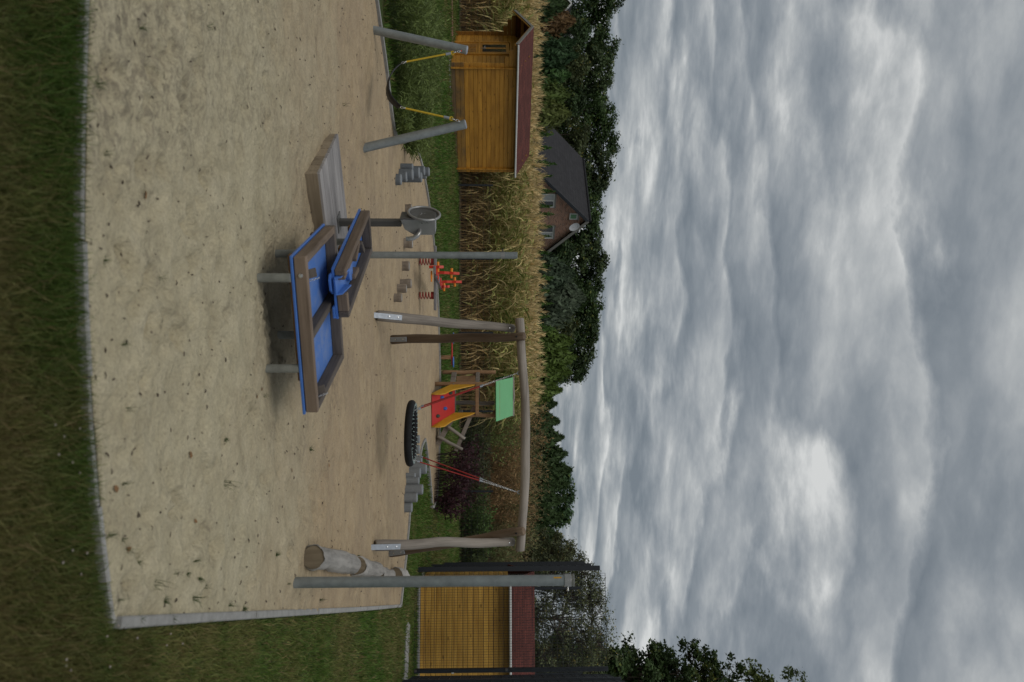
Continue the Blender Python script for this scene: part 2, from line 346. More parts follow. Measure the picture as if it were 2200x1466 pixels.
class G:
    """collects shapes into one mesh"""
    def __init__(s): s.v = []; s.f = []; s.sm = []; s.uv = None
    def add(s, v, f, smooth=False, M=None):
        o = len(s.v)
        s.v += [tuple(M @ Vector(p)) for p in v] if M is not None else [tuple(p) for p in v]
        s.f += [tuple(i + o for i in q) for q in f]
        s.sm += [smooth] * len(f)
        return s
    def box(s, c, size, ch=0.0, M=None):
        a = [k / 2 for k in size]; ch = min(ch, 0.45 * min(size))
        if ch <= 0:
            v = [(c[0] + x * a[0], c[1] + y * a[1], c[2] + z * a[2]) for x in (-1, 1) for y in (-1, 1) for z in (-1, 1)]
            f = [(0, 1, 3, 2), (4, 6, 7, 5), (0, 4, 5, 1), (2, 3, 7, 6), (0, 2, 6, 4), (1, 5, 7, 3)]
            return s.add(v, f, False, M)
        v = []; ix = {}
        for sg in [(x, y, z) for x in (-1, 1) for y in (-1, 1) for z in (-1, 1)]:
            for k in range(3):
                ix[sg, k] = len(v)
                v.append(tuple(c[j] + sg[j] * (a[j] if j == k else a[j] - ch) for j in range(3)))
        f = []
        def sgn(d): return tuple(d[j] for j in range(3))
        for k in range(3):
            i, j = [q for q in range(3) if q != k]
            for q in (-1, 1):
                f.append([ix[sgn({k: q, i: x, j: y}), k] for x, y in ((-1, -1), (1, -1), (1, 1), (-1, 1))])
        for i in range(3):
            j, k = [q for q in range(3) if q != i]
            for x in (-1, 1):
                for y in (-1, 1):
                    A = sgn({i: -1, j: x, k: y}); B = sgn({i: 1, j: x, k: y})
                    f.append([ix[A, j], ix[B, j], ix[B, k], ix[A, k]])
        for sg in [(x, y, z) for x in (-1, 1) for y in (-1, 1) for z in (-1, 1)]:
            f.append([ix[sg, 0], ix[sg, 1], ix[sg, 2]])
        ff = []
        cv = Vector(c)
        for q in f:
            p = [Vector(v[i]) for i in q]
            n = (p[1] - p[0]).cross(p[2] - p[0])
            if n.dot(sum(p, Vector()) / len(p) - cv) < 0: q = q[::-1]
            ff.append(tuple(q))
        return s.add(v, ff, False, M)
    def tube(s, pts, rad, n=10, cap=True, M=None, smooth=True):
        pts = [Vector(p) for p in pts]
        if not hasattr(rad, '__len__'): rad = [rad] * len(pts)
        t0 = (pts[1] - pts[0]).normalized()
        u = t0.orthogonal().normalized()
        v = []; f = []
        for i, p in enumerate(pts):
            t = (pts[min(i + 1, len(pts) - 1)] - pts[max(i - 1, 0)]).normalized()
            u = (u - t * u.dot(t)).normalized(); q = t.cross(u)
            for k in range(n):
                a = 2 * math.pi * k / n
                v.append(p + (u * math.cos(a) + q * math.sin(a)) * rad[i])
            if i:
                b0, b1 = (i - 1) * n, i * n
                f += [(b0 + k, b0 + (k + 1) % n, b1 + (k + 1) % n, b1 + k) for k in range(n)]
        s.add(v, f, smooth, M)
        if cap:
            s.add(v[:n], [tuple(range(n))[::-1]], False, M); s.add(v[-n:], [tuple(range(n))], False, M)
        return s
    def lathe(s, prof, n=16, M=None, smooth=True):
        """profile of (r, z); each run between repeated points shades apart"""
        for (r0, z0), (r1, z1) in zip(prof, prof[1:]):
            v = [(r * math.cos(2 * math.pi * k / n), r * math.sin(2 * math.pi * k / n), z) for r, z in ((r0, z0), (r1, z1)) for k in range(n)]
            s.add(v, [(k, (k + 1) % n, n + (k + 1) % n, n + k) for k in range(n)], smooth, M)
        return s
    def prism(s, poly, z0, z1, M=None):
        n = len(poly)
        v = [(x, y, z0) for x, y in poly] + [(x, y, z1) for x, y in poly]
        f = [tuple(range(n))[::-1], tuple(range(n, 2 * n))] + [(k, (k + 1) % n, n + (k + 1) % n, n + k) for k in range(n)]
        return s.add(v, f, False, M)
    def torus(s, R_, r, n=40, k=10, M=None, sx=1.0, sy=1.0):
        v = []; f = []
        for i in range(n):
            a = 2 * math.pi * i / n
            for j in range(k):
                b = 2 * math.pi * j / k
                q = R_ + r * math.cos(b)
                v.append((q * math.cos(a) * sx, q * math.sin(a) * sy, r * math.sin(b)))
                f.append((i * k + j, ((i + 1) % n) * k + j, ((i + 1) % n) * k + (j + 1) % k, i * k + (j + 1) % k))
        return s.add(v, f, True, M)
    def mesh(s, name, mat):
        me = bpy.data.meshes.new(name); me.from_pydata(s.v, [], s.f)
        me.polygons.foreach_set('use_smooth', s.sm)
        if s.uv:
            ul = me.uv_layers.new(name='UVMap')
            for p in me.polygons:
                for li in p.loop_indices:
                    ul.data[li].uv = s.uv(me.vertices[me.loops[li].vertex_index].co, p.normal)
        for q in (mat if isinstance(mat, (list, tuple)) else [mat]): me.materials.append(MT[q])
        me.update()
        return me
    def obj(s, name, mat, parent=None, mw=None):
        return link(name, s.mesh(name, mat), parent, mw)
def npmesh(name, V, F, Cc=None, mat='leaf'):
    me = bpy.data.meshes.new(name)
    V = np.ascontiguousarray(V, dtype=np.float32); F = np.ascontiguousarray(F, dtype=np.int32)
    nf, k = F.shape
    me.vertices.add(len(V)); me.vertices.foreach_set('co', V.ravel())
    me.loops.add(nf * k); me.loops.foreach_set('vertex_index', F.ravel())
    me.polygons.add(nf); me.polygons.foreach_set('loop_start', np.arange(0, nf * k, k, dtype=np.int32))
    if Cc is not None:
        at = me.color_attributes.new('Col', 'FLOAT_COLOR', 'POINT')
        rgba = np.ones((len(V), 4), np.float32); rgba[:, :3] = Cc
        at.data.foreach_set('color', rgba.ravel())
    me.materials.append(MT[mat]); me.update(calc_edges=True); me.validate()
    return me
def frame(p, z, xhint=None):
    """matrix at p with local z along z"""
    z = Vector(z).normalized()
    x = Vector(xhint) if xhint is not None else (Vector((0, -1, 0)) if abs(z.y) < 0.9 else Vector((1, 0, 0)))
    x = (x - z * x.dot(z)).normalized(); y = z.cross(x)
    m = Matrix((x, y, z)).transposed().to_4x4(); m.translation = Vector(p)
    return m
def axes(p, x, z=(0, 0, 1)):
    """matrix at p with local x along x"""
    x = Vector(x).normalized(); z = Vector(z); z = (z - x * z.dot(x)).normalized(); y = z.cross(x)
    m = Matrix((x, y, z)).transposed().to_4x4(); m.translation = Vector(p)
    return m
def log(name, a, b, r0, r1, mat, parent=None, wob=0.012, bend=(0, 0, 0), n=14, seg=12, chamf=0.01):
    """a round log from a to b; local z runs along it"""
    a = Vector(a); b = Vector(b); mw = frame(a, b - a); Ln = (b - a).length
    g = G(); pts = []; rad = []; ph = random.random() * 50
    bl = mw.to_3x3().inverted() @ Vector(bend)
    for i in range(seg + 1):
        t = i / seg
        k = 4 * t * (1 - t)
        wk = wob * min(1.0, 4 * k)
        pts.append((bl.x * k + wk * noise.noise((ph, t * 3.1, 0)), bl.y * k + wk * noise.noise((ph, t * 3.1, 9)), Ln * t))
        rad.append((r0 + (r1 - r0) * t) * (1 + 0.09 * noise.noise((ph + 5, t * 4, 3))))
    if chamf:
        pts = [pts[0]] + [Vector(pts[0]) + Vector((0, 0, chamf))] + pts[1:-1] + [Vector(pts[-1]) - Vector((0, 0, chamf)), pts[-1]]
        rad = [rad[0] - chamf] + rad[:1] + rad[1:-1] + [rad[-1], rad[-1] - chamf]
    g.tube(pts, rad, n)
    g.v = [tuple(Vector(p) + noise.noise_vector(Vector((p[0] * 12 + ph, p[1] * 12, p[2] * 3))) * 0.07 * r0) for p in g.v]
    return g.obj(name, mat, parent, mw)
def beam(name, a, b, wd, ht, mat, parent=None, up=(0, 0, 1), ch=0.006):
    """a sawn beam from a to b; local x runs along it"""
    a = Vector(a); b = Vector(b); mw = axes(a, b - a, up); Ln = (b - a).length
    return G().box((Ln / 2, 0, 0), (Ln, wd, ht), ch).obj(name, mat, parent, mw)

# ------------------------------------------------------------------ ground
def grid_sheet(name, xs, ys, zf, mat):
    X, Y = np.meshgrid(xs, ys); Z = zf(X, Y)
    V = np.stack([X.ravel(), Y.ravel(), Z.ravel()], 1)
    nx, ny = len(xs), len(ys)
    i = np.arange((nx - 1) * (ny - 1)); r, c_ = i // (nx - 1), i % (nx - 1)
    a = r * nx + c_
    me = npmesh(name, V, np.stack([a, a + 1, a + nx + 1, a + nx], 1), None, mat)
    me.polygons.foreach_set('use_smooth', np.ones(len(me.polygons), bool))
    return link(name, me)
xs = np.unique(np.concatenate([np.linspace(-900, -40, 12), np.linspace(-40, 30, 71), np.linspace(30, 900, 12)]))
ys = np.unique(np.concatenate([np.linspace(-60, 0, 6), np.linspace(0, 40, 81), np.linspace(40, 1500, 20)]))

near_edge = [(192, -60), (190, 0), (184, 240), (181, 480), (187, 700), (199, 900), (215, 1100), (232, 1240), (246, 1338)]
right_edge = [(246, 1338), (430, 1327), (640, 1316), (770, 1309), (859, 1302)]
back_edge = [(859, 1302), (866, 1240), (872, 1180), (878, 1110), (884, 1060), (892, 1020), (899, 988), (906, 955), (912, 944)]
tip_edge = [(912, 944), (915, 960), (920, 1005), (924, 1050), (928, 1095), (937, 1070), (941, 1010), (943, 950), (944, 860), (943, 760), (940, 660), (934, 560), (927, 490), (918, 425), (908, 365), (897, 325), (884, 306), (866, 305), (852, 306)]
left_edge = [(852, 306), (846, 285), (838, 245), (833, 200), (826, 140), (816, 70), (806, 0), (797, -60)]
def gpts(e): return [gp(*q) for q in e]
outline = []
for e in (near_edge, right_edge[1:], back_edge[1:], tip_edge[1:], left_edge[1:]): outline += gpts(e)
outline += [Vector((-7.0, 11.0, 0)), Vector((-6.2, 3.0, 0))]
def dens(pts, step):
    out = []
    for a, b in zip(pts, pts[1:] + pts[:1]):
        n = max(1, int((b - a).length / step))
        out += [a.lerp(b, k / n) for k in range(n)]
    return out
PO = [(p.x, p.y) for p in outline]
PX = np.array([p[0] for p in PO]); PY = np.array([p[1] for p in PO])
def inside(x, y):
    """which points lie on the sand"""
    x = np.asarray(x, float); y = np.asarray(y, float); r = np.zeros(x.shape, bool)
    j = len(PX) - 1
    for i in range(len(PX)):
        c_ = ((PY[i] > y) != (PY[j] > y)) & (x < (PX[j] - PX[i]) * (y - PY[i]) / (PY[j] - PY[i] + 1e-12) + PX[i])
        r ^= c_; j = i
    return r
def inside_in(x, y):
    r = np.ones(np.shape(x), bool)
    for a in range(8):
        for q in (0.35, 0.75): r &= inside(x + q * math.cos(a * math.pi / 4), y + q * math.sin(a * math.pi / 4))
    return r
tag(grid_sheet('lawn', xs, ys, lambda x, y: H(x, y) - np.where(inside_in(x, y), 0.16, 0.035), 'lawn'), kind='structure')
mounds = [(0.35, 5.3, 0.9, 0.035), (2.3, 6.6, 0.7, 0.06), (-1.6, 5.6, 1.1, 0.03), (1.3, 8.0, 1.4, 0.03), (3.0, 8.9, 1.0, 0.03), (-2.4, 7.4, 0.8, 0.04),
          (-0.4, 9.4, 1.2, -0.02), (1.4, 11.8, 0.9, -0.05), (-4, 9.0, 1.2, 0.03), (0.3, 16.5, 1.2, -0.02), (-0.45, 5.9, 0.45, -0.05), (0.2, 6.0, 0.5, -0.05), (2.6, 4.6, 1.0, 0.02)]
def sand_z(x, y):
    z = 0.0
    for mx, my, mr, mh in mounds:
        d2 = ((x - mx) ** 2 + (y - my) ** 2) / mr ** 2
        if d2 < 9: z += mh * math.exp(-d2)
    s = noise.fractal((x * 1.3, y * 1.6, 0), 1.0, 2.0, 3) * 0.022 + noise.fractal((x * 4.2, y * 5.5, 7), 1.0, 2.1, 3) * 0.013
    return z + s
bp = [Vector((p.x, p.y)) for p in dens(outline, 0.25)]
nb = len(bp)
pts = list(bp)
y = 2.9
while y < 23.5:
    st = 0.022 + 0.0050 * max(0, y - 3) + 0.00035 * y * y
    x0 = -0.47 * y - 0.6; n = int((0.95 * y + 1.2) / st)
    xr = x0 + np.arange(n) * st + rng.uniform(-0.35, 0.35, n) * st
    yr = y + rng.uniform(-0.35, 0.35, n) * st
    k = inside(xr, yr)
    pts += [Vector((a, b_)) for a, b_ in zip(xr[k], yr[k])]
    y += st
res = geometry.delaunay_2d_cdt(pts, [], [list(range(nb))], 1, 1e-4)
ed_d = {}
DN = []
for _ in range(900):
    y_ = 3.0 + 15 * rng.uniform() ** 1.5; x_ = rng.uniform(-0.46, 0.45) * y_
    DN.append((x_, y_, rng.uniform(0, 6.28), rng.uniform(0.05, 0.13), rng.uniform(0.035, 0.06), rng.uniform(0.010, 0.030)))
DN = np.array(DN)
def dents(x, y):
    """footprints and scuffs"""
    k = (np.abs(DN[:, 0] - x) < 0.4) & (np.abs(DN[:, 1] - y) < 0.4)
    if not k.any(): return 0.0
    d = DN[k]; dx, dy = x - d[:, 0], y - d[:, 1]; c_, s2 = np.cos(d[:, 2]), np.sin(d[:, 2])
    q = ((dx * c_ + dy * s2) / d[:, 3]) ** 2 + ((-dx * s2 + dy * c_) / d[:, 4]) ** 2
    return float((d[:, 5] * (-np.exp(-q * q) + 0.55 * np.exp(-(np.sqrt(q) - 1.45) ** 2 * 6))).sum())
sv = []
bnd = np.array([[p.x, p.y] for p in bp])
for p in res[0]:
    h = Hf(p.x, p.y)
    d = np.sqrt(((bnd - (p.x, p.y)) ** 2).sum(1).min())
    sv.append((p.x, p.y, h + ((sand_z(p.x, p.y) + dents(p.x, p.y)) if d > 0.02 else 0) * min(1, d / 0.3) + 0.004))
me = bpy.data.meshes.new('sand'); me.from_pydata(sv, [], res[2]); me.materials.append(MT['sand'])
me.polygons.foreach_set('use_smooth', [True] * len(me.polygons)); me.update()
sand = tag(link('sand', me), kind='structure')
from mathutils.bvhtree import BVHTree
bvh = BVHTree.FromPolygons([Vector(v) for v in sv], [tuple(q) for q in res[2]])
def SZ(x, y):
    hit = bvh.ray_cast(Vector((x, y, 6)), Vector((0, 0, -1)))
    return hit[0].z if hit[0] is not None else Hf(x, y)
def onsand(X, Y, dz=0.0):
    p = gp(X, Y); return Vector((p.x, p.y, SZ(p.x, p.y) + dz))

# kerb stones: one block after the other round the sand
kerb = tag(bpy.data.objects.new('kerb', None), kind='structure'); C.objects.link(kerb); PW[kerb] = Matrix.Identity(4)
def kerb_run(edge, block, width, top, mat='concrete'):
    P = [Vector((p.x, p.y)) for p in gpts(edge)]
    # smooth the run, then cut it into blocks
    fine = []
    for i in range(len(P) - 1):
        a, b, c_, d = P[max(i - 1, 0)], P[i], P[i + 1], P[min(i + 2, len(P) - 1)]
        n = max(2, int((c_ - b).length / 0.08))
        straight = (edge is right_edge)
        for k in range(n):
            t = k / n
            fine.append(b.lerp(c_, t) if straight else b.lerp(c_, t))
    fine.append(P[-1])
    cum = [0]
    for a, b in zip(fine, fine[1:]): cum.append(cum[-1] + (b - a).length)
    def at(s):
        i = int(np.searchsorted(cum, s)); i = min(max(i, 1), len(fine) - 1)
        t = (s - cum[i - 1]) / max(1e-9, cum[i] - cum[i - 1]); return fine[i - 1].lerp(fine[i], min(1, max(0, t)))
    nb_ = max(1, round(cum[-1] / block))
    for k in range(nb_):
        s0, s1 = cum[-1] * k / nb_ + 0.003, cum[-1] * (k + 1) / nb_ - 0.003
        ns = 4 if edge is not right_edge else 1
        dz = random.uniform(-0.006, 0.006)
        v = []; f = []
        for q in range(ns + 1):
            s = s0 + (s1 - s0) * q / ns
            p = at(s); t = (at(min(s + 0.05, cum[-1])) - at(max(s - 0.05, 0))).normalized(); nn = Vector((-t.y, t.x))
            z = Hf(p.x, p.y) + top + dz; hw = width / 2; c2 = 0.007
            prof = [(-hw, -0.15), (-hw, -c2), (-hw + c2, 0), (hw - c2, 0), (hw, -c2), (hw, -0.15)]
            v += [(p.x + nn.x * a, p.y + nn.y * a, z + b_) for a, b_ in prof]
            if q:
                o0, o1 = (q - 1) * 6, q * 6
                f += [(o0 + j, o0 + j + 1, o1 + j + 1, o1 + j) for j in range(5)]
        f += [tuple(range(6))[::-1], tuple(range(ns * 6, ns * 6 + 6))]
        f = [q[::-1] for q in f]
        G().add(v, f).obj('kerb_stone', mat, kerb, Matrix.Identity(4))
kerb_run(near_edge, 0.5, 0.028, 0.005)
kerb_run(right_edge, 1.0, 0.050, 0.030)
kerb_run(back_edge, 1.0, 0.06, 0.035)
kerb_run(tip_edge, 1.0, 0.06, 0.045)
kerb_run(left_edge, 0.8, 0.06, 0.05)

# paving strip in front of the shed, brick edging and slab edge at the hut
pa, pb = gp(872, 1333), gp(866, 1466)
pav = tag(bpy.data.objects.new('paved_path', None), kind='structure'); C.objects.link(pav); PW[pav] = Matrix.Identity(4)
dv = (pb - pa)
for k in range(8):
    a = pa + dv * (k / 6.0); ln = dv.length / 6.0 - 0.012
    G().box((ln / 2, 0.3, -0.03), (ln, 0.62, 0.06), 0.006).obj('paving_slab', 'concrete', pav, axes(Vector((a.x, a.y, Hf(a.x, a.y) + 0.028)), dv))
pr = gp(968, -40); p2 = gp(971, 98)
brd = tag(bpy.data.objects.new('brick_path', None), kind='structure'); C.objects.link(brd); PW[brd] = Matrix.Identity(4)
dv = p2 - pr; nn_ = int(dv.length / 0.21)
bm_ = G().box((0.1, 0.35, -0.04), (0.2, 0.7, 0.08), 0.006).mesh('brick', 'paver_red')
for k in range(nn_):
    a = pr + dv * (k / nn_)
    link('brick', bm_, brd, axes(Vector((a.x, a.y, Hf(a.x, a.y) + 0.03)), dv))

# ------------------------------------------------------------------ water play: deck, pump, trays
T0 = gp(657, 553, 0.35); T1 = gp(683, 887, 0.35); T2 = gp(720, 463, 0.35)
tu = Vector((T1.x - T0.x, T1.y - T0.y, 0)); TL = tu.length; tu.normalize()
tv = Vector((-tu.y, tu.x, 0)); TW = (Vector((T2.x - T0.x, T2.y - T0.y, 0))).dot(tv)
ang = math.atan2(tu.y, tu.x)
tray = thing('water_table', 'large square water table with blue floor and brown timber rim', 'water table', (T0.x, T0.y, SZ(T0.x, T0.y)), ang)
TM = Matrix.Translation((T0.x, T0.y, 0)) @ Matrix.Rotation(ang, 4, 'Z')
zt, zb = 0.35, 0.262
G().box((TL / 2, TW / 2, zb - 0.008), (TL + 0.02, TW + 0.02, 0.018), 0.003).obj('floor_board', 'blue_board', tray, TM)
G().box((TL / 2, TW / 2, zb + 0.0035), (TL - 0.11, TW - 0.11, 0.004)).obj('dusty_floor', 'blue_sandy', tray, TM)
bw, bh = 0.055, zt - zb - 0.004
def tbeam(name, x0, y0, x1, y1, mat='beam_brown', z=None, par=tray, Mx=TM, wd=bw, ht=bh, z0=None):
    z0 = zb if z0 is None else z0
    a = Mx @ Vector((x0, y0, z0 + 0.004 + ht / 2)); b_ = Mx @ Vector((x1, y1, z0 + 0.004 + ht / 2))
    return beam(name, a, b_, wd, ht, mat, par)
rim_f = tbeam('rim_beam', 0, bw / 2, TL, bw / 2)
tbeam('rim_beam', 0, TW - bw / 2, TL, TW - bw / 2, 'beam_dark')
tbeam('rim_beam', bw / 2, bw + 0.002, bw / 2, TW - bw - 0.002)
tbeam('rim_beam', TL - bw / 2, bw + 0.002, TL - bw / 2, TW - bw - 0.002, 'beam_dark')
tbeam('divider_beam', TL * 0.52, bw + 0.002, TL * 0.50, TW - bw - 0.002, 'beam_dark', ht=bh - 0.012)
# bearers under the floor
for yy_ in (0.22, TW - 0.14):
    a = TM @ Vector((0.03, yy_, zb - 0.05)); b_ = TM @ Vector((TL - 0.16, yy_, zb - 0.05))
    beam('bearer', a, b_, 0.06, 0.062, 'bracket_wood', tray)
# sluice gates: small plates on a chain, a bolt on the front rim
for q, (fx, fy) in enumerate(((0.135, 0.12), (0.90, 0.12))):
    c_ = TM @ Vector((TL * fx, fy, zb + 0.055))
    gt = G().box((0, 0, 0.02), (0.075, 0.012, 0.10), 0.004).obj('sluice_gate', 'beam_dark', tray, Matrix.Translation(c_) @ Matrix.Rotation(ang + 0.4, 4, 'Z') @ Matrix.Rotation(R(-28), 4, 'X'))
    ch = G()
    for k in range(9):
        p = Vector((0.045 + 0.003 * (k % 2), -0.012, 0.075 - 0.012 * k))
        ch.torus(0.006, 0.0018, 8, 5, Matrix.Translation(p) @ Matrix.Rotation(R(90 * (k % 2)), 4, 'Z') @ Matrix.Rotation(R(90), 4, 'X'), sx=0.75)
    ch.obj('chain', 'bolt', gt, PW[gt])
c_ = TM @ Vector((0.125, -0.004, zb + 0.045))
G().lathe([(0, 0.006), (0.014, 0.004), (0.016, 0.0), (0.016, -0.01)], 14, Matrix.Rotation(R(90), 4, 'X')).obj('bolt', 'bolt', rim_f, Matrix.Translation(c_) @ Matrix.Rotation(ang, 4, 'Z'))
# feet: galvanised tubes
for X, Y in ((545, 597), (567, 792), (600, 545), (606, 720)):
    p = onsand(X, Y)
    G().tube([(0, 0, -0.25), (0, 0, zb - 0.02 - p.z)], 0.030, 16).obj('leg', 'galv_dull', tray, Matrix.Translation((p.x, p.y, p.z)))

# flume: the narrow upper tray that feeds the table
zc = 0.475
F0 = gp(742, 580, zc); F1 = gp(749, 672, zc); F2 = gp(795, 452, zc)
fu = Vector((F1.x - F0.x, F1.y - F0.y, 0)); FW_ = 0.40; fv = Vector((F2.x - F0.x, F2.y - F0.y, 0)); FLn = fv.length; fv.normalize()
fu = Vector((fv.y, -fv.x, 0))
fang = math.atan2(fu.y, fu.x)
fl = thing('water_flume', 'narrow raised water channel with blue spout between pump and table', 'water channel', (F0.x, F0.y, SZ(F0.x, F0.y)), fang)
FM = Matrix.Translation((F0.x, F0.y, 0)) @ Matrix.Rotation(fang, 4, 'Z')
cb = zc - 0.088
G().prism([(-0.01, 0), (FW_ + 0.01, 0), (FW_ + 0.01, FLn + 0.01), (-0.01, FLn + 0.01)], cb - 0.016, cb + 0.002).obj('floor_board', 'blue_board', fl, FM)
ch_ = 0.082; cw = 0.05
def fb(n_, *a, **k): return tbeam(n_, *a, par=fl, Mx=FM, wd=k.pop('wd', cw), ht=k.pop('ht', ch_), z0=cb, **k)
fb('rim_beam', cw / 2, 0.0, cw / 2, FLn)
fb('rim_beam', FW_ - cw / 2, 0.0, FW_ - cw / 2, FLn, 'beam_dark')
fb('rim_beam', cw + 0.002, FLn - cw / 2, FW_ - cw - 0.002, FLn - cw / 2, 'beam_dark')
fb('rim_beam', 0.20, cw / 2, FW_ - cw - 0.002, cw / 2)
fb('guide_block', cw + 0.025, 0.03, cw + 0.025, 0.40, 'beam_brown', wd=0.045, ht=0.07)
fb('guide_block', 0.17, 0.62, 0.10, 0.86, 'beam_brown', wd=0.04, ht=0.065)
fb('guide_block', FW_ - 0.12, 0.52, FW_ - 0.10, 0.74, 'beam_brown', wd=0.04, ht=0.06)
fb('guide_block', 0.15, FLn - 0.42, 0.28, FLn - 0.30, 'beam_dark', wd=0.04, ht=0.06)
G().lathe([(0, 0.035), (0.075, 0.035), (0.08, 0.03), (0.08, 0.0)], 24).obj('turning_disc', 'blue_board', fl, FM @ Matrix.Translation((0.22, 0.50, cb + 0.003)))
# spout: floor with two cheeks, tipping towards the table
sg = G()
sp_ = [(0.055, 0.16), (0.195, 0.16), (0.185, -0.035), (0.065, -0.035)]
sg.prism(sp_, -0.006, 0.006)
sg.prism([(-0.035, 0), (0.16, 0), (0.16, 0.06), (-0.01, 0.045)], 0.051, 0.061, Matrix(((0, 0, 1, 0), (1, 0, 0, 0), (0, 1, 0, 0), (0, 0, 0, 1))))
sg.prism([(-0.035, 0), (0.16, 0), (0.16, 0.06), (-0.01, 0.045)], 0.186, 0.196, Matrix(((0, 0, 1, 0), (1, 0, 0, 0), (0, 1, 0, 0), (0, 0, 0, 1))))
sg.obj('spout', 'blue_board', fl, FM @ Matrix.Translation((0, 0, cb + 0.010)) @ Matrix.Rotation(R(9), 4, 'X'))
G().prism([(0.03, -0.03), (0.07, -0.055), (0.15, -0.05), (0.20, 0.0), (0.20, 0.10), (0.03, 0.10)], -0.012, 0.0).obj('spout_lip', 'blue_board', fl, FM @ Matrix.Translation((0, 0.0, cb - 0.018)) @ Matrix.Rotation(R(7), 4, 'X'))
G().prism([(0.30, -0.03), (0.39, -0.035), (0.415, 0.03), (0.40, 0.08), (0.30, 0.08)], -0.012, 0.0).obj('spout_lip', 'blue_board', fl, FM @ Matrix.Translation((0, 0.0, cb - 0.018)) @ Matrix.Rotation(R(5), 4, 'X'))
for q, (lx, ly) in enumerate(((0.20, FLn - 0.28), (0.20, 0.62))):
    p = FM @ Vector((lx, ly, 0)); z = SZ(p.x, p.y)
    G().tube([(0, 0, -0.25), (0, 0, cb - 0.07 - z)], 0.030, 16).obj('leg', 'galv_dull', fl, Matrix.Translation((p.x, p.y, z)))
    a = FM @ Vector((0.05, ly, cb - 0.045)); b_ = FM @ Vector((FW_ - 0.05, ly, cb - 0.045))
    beam('bearer', a, b_, 0.065, 0.055, 'bracket_wood', fl)

# deck under the pump
dh = 0.135
B0 = gp(652, 373); A0 = gp(696, 287)
B0.z = SZ(B0.x, B0.y)
dvv = Vector((A0.x - B0.x, A0.y - B0.y, 0)); DL = dvv.length; dvv.normalize(); duu = Vector((dvv.y, -dvv.x, 0))
DWd = 1.05
dk = thing('wooden_deck', 'low square deck of weathered grey planks under the water pump', 'deck', (B0.x, B0.y, 0), math.atan2(duu.y, duu.x))
DM = Matrix.Translation((B0.x, B0.y, 0)) @ Matrix.Rotation(math.atan2(duu.y, duu.x), 4, 'Z')
npl = 8; pw = DL / npl
for k in range(npl):
    yk = pw * (k + 0.5)
    G().box((DWd / 2, 0, 0), (DWd, pw - 0.009, 0.03), 0.004).obj('plank', 'deck_top', dk, DM @ Matrix.Translation((0, yk, dh - 0.015 + random.uniform(-0.0015, 0.0015))))
sh = dh - 0.032
for y0, nm in ((0.018, 'front'), (DL - 0.018, 'back')):
    G().box((DWd / 2, 0, 0), (DWd - 0.004, 0.03, sh + 0.01), 0.003).obj('side_board', 'deck_side', dk, DM @ Matrix.Translation((0, y0, sh / 2 + 0.008)))
for x0 in (0.016, DWd - 0.016):
    k = 5
    for q in range(k):
        G().box((0, 0, 0), (0.03, DL / k - 0.012, sh + 0.01), 0.003).obj('side_board', 'deck_side', dk, DM @ Matrix.Translation((x0, DL * (q + 0.5) / k, sh / 2 + 0.008)))

# pump: square post, box head with hand wheel and bent outlet
pp = gp(728, 478, dh)
pump = thing('hand_pump', 'steel hand pump with big round wheel on square post', 'water pump', (pp.x, pp.y, dh + 0.001), 0)
PMx = Matrix.Translation(pp) @ Matrix.Rotation(math.atan2(duu.y, duu.x), 4, 'Z')
dd = pp.y
ztop = dp(936, 478, dd).z; zhd = dp(863, 478, dd).z
G().box((0, 0, (zhd - dh) / 2), (0.062, 0.062, zhd - dh), 0.006).obj('post', 'stainless_dark', pump, PMx)
G().box((0, 0, 0.004), (0.16, 0.16, 0.008), 0.002).obj('base_plate', 'stainless_dark', pump, PMx)
hh = ztop - zhd
HM = Matrix.Translation((pp.x + 0.015, pp.y, zhd)) @ Matrix.Rotation(R(28), 4, 'Z')
pro = [(-0.075, 0.0), (0.02, 0.035), (0.075, 0.12), (0.075, hh - 0.015), (0.065, hh), (-0.075, hh)]
hg = G(); hg.prism([(x, z) for x, z in pro], -0.085, 0.085, Matrix(((1, 0, 0, 0), (0, 0, -1, 0), (0, 1, 0, 0), (0, 0, 0, 1))))
head = hg.obj('pump_head', 'stainless', pump, HM)
G().box((-0.085, 0, hh / 2), (0.014, 0.19, hh + 0.01), 0.003).obj('flange', 'stainless_dark', head, HM)
for s_y in (-0.08, 0.08):
    for s_z in (0.03, hh / 2, hh - 0.03):
        G().lathe([(0, 0.01), (0.006, 0.009), (0.007, 0)], 8, Matrix.Rotation(R(90), 4, 'Y')).obj('bolt', 'bolt', head, HM @ Matrix.Translation((-0.078, s_y, s_z)))
G().tube([(0.03, -0.07, 0.17), (0.04, -0.11, 0.175), (0.065, -0.135, 0.155), (0.085, -0.145, 0.12), (0.09, -0.15, 0.08), (0.09, -0.15, 0.05)], 0.021, 14).obj('outlet', 'stainless', pump, HM)
wc = dp(911, 459, dd - 0.03)
wn_ = Vector((-0.78, -0.50, 0.12)).normalized()
WM = frame(wc, wn_, (0, 0, 1))
wr = 0.148
wheel = G().torus(wr, 0.0125, 48, 10).obj('wheel_rim', 'stainless', pump, WM)
G().lathe([(wr, -0.004), (0.03, -0.016), (0, -0.016)], 40).obj('wheel_disc', 'stainless_dark', wheel, WM)
for k in range(6):
    a = k * math.pi / 3 + 0.3
    G().lathe([(0, 0.006), (0.0065, 0.004), (0.007, -0.002)], 8).obj('bolt', 'bolt', wheel, WM @ Matrix.Translation((0.032 * math.cos(a), 0.032 * math.sin(a), -0.014)))
G().tube([(0, 0, -0.016), (0, 0, -0.075)], 0.02, 12).obj('axle', 'stainless_dark', wheel, WM)

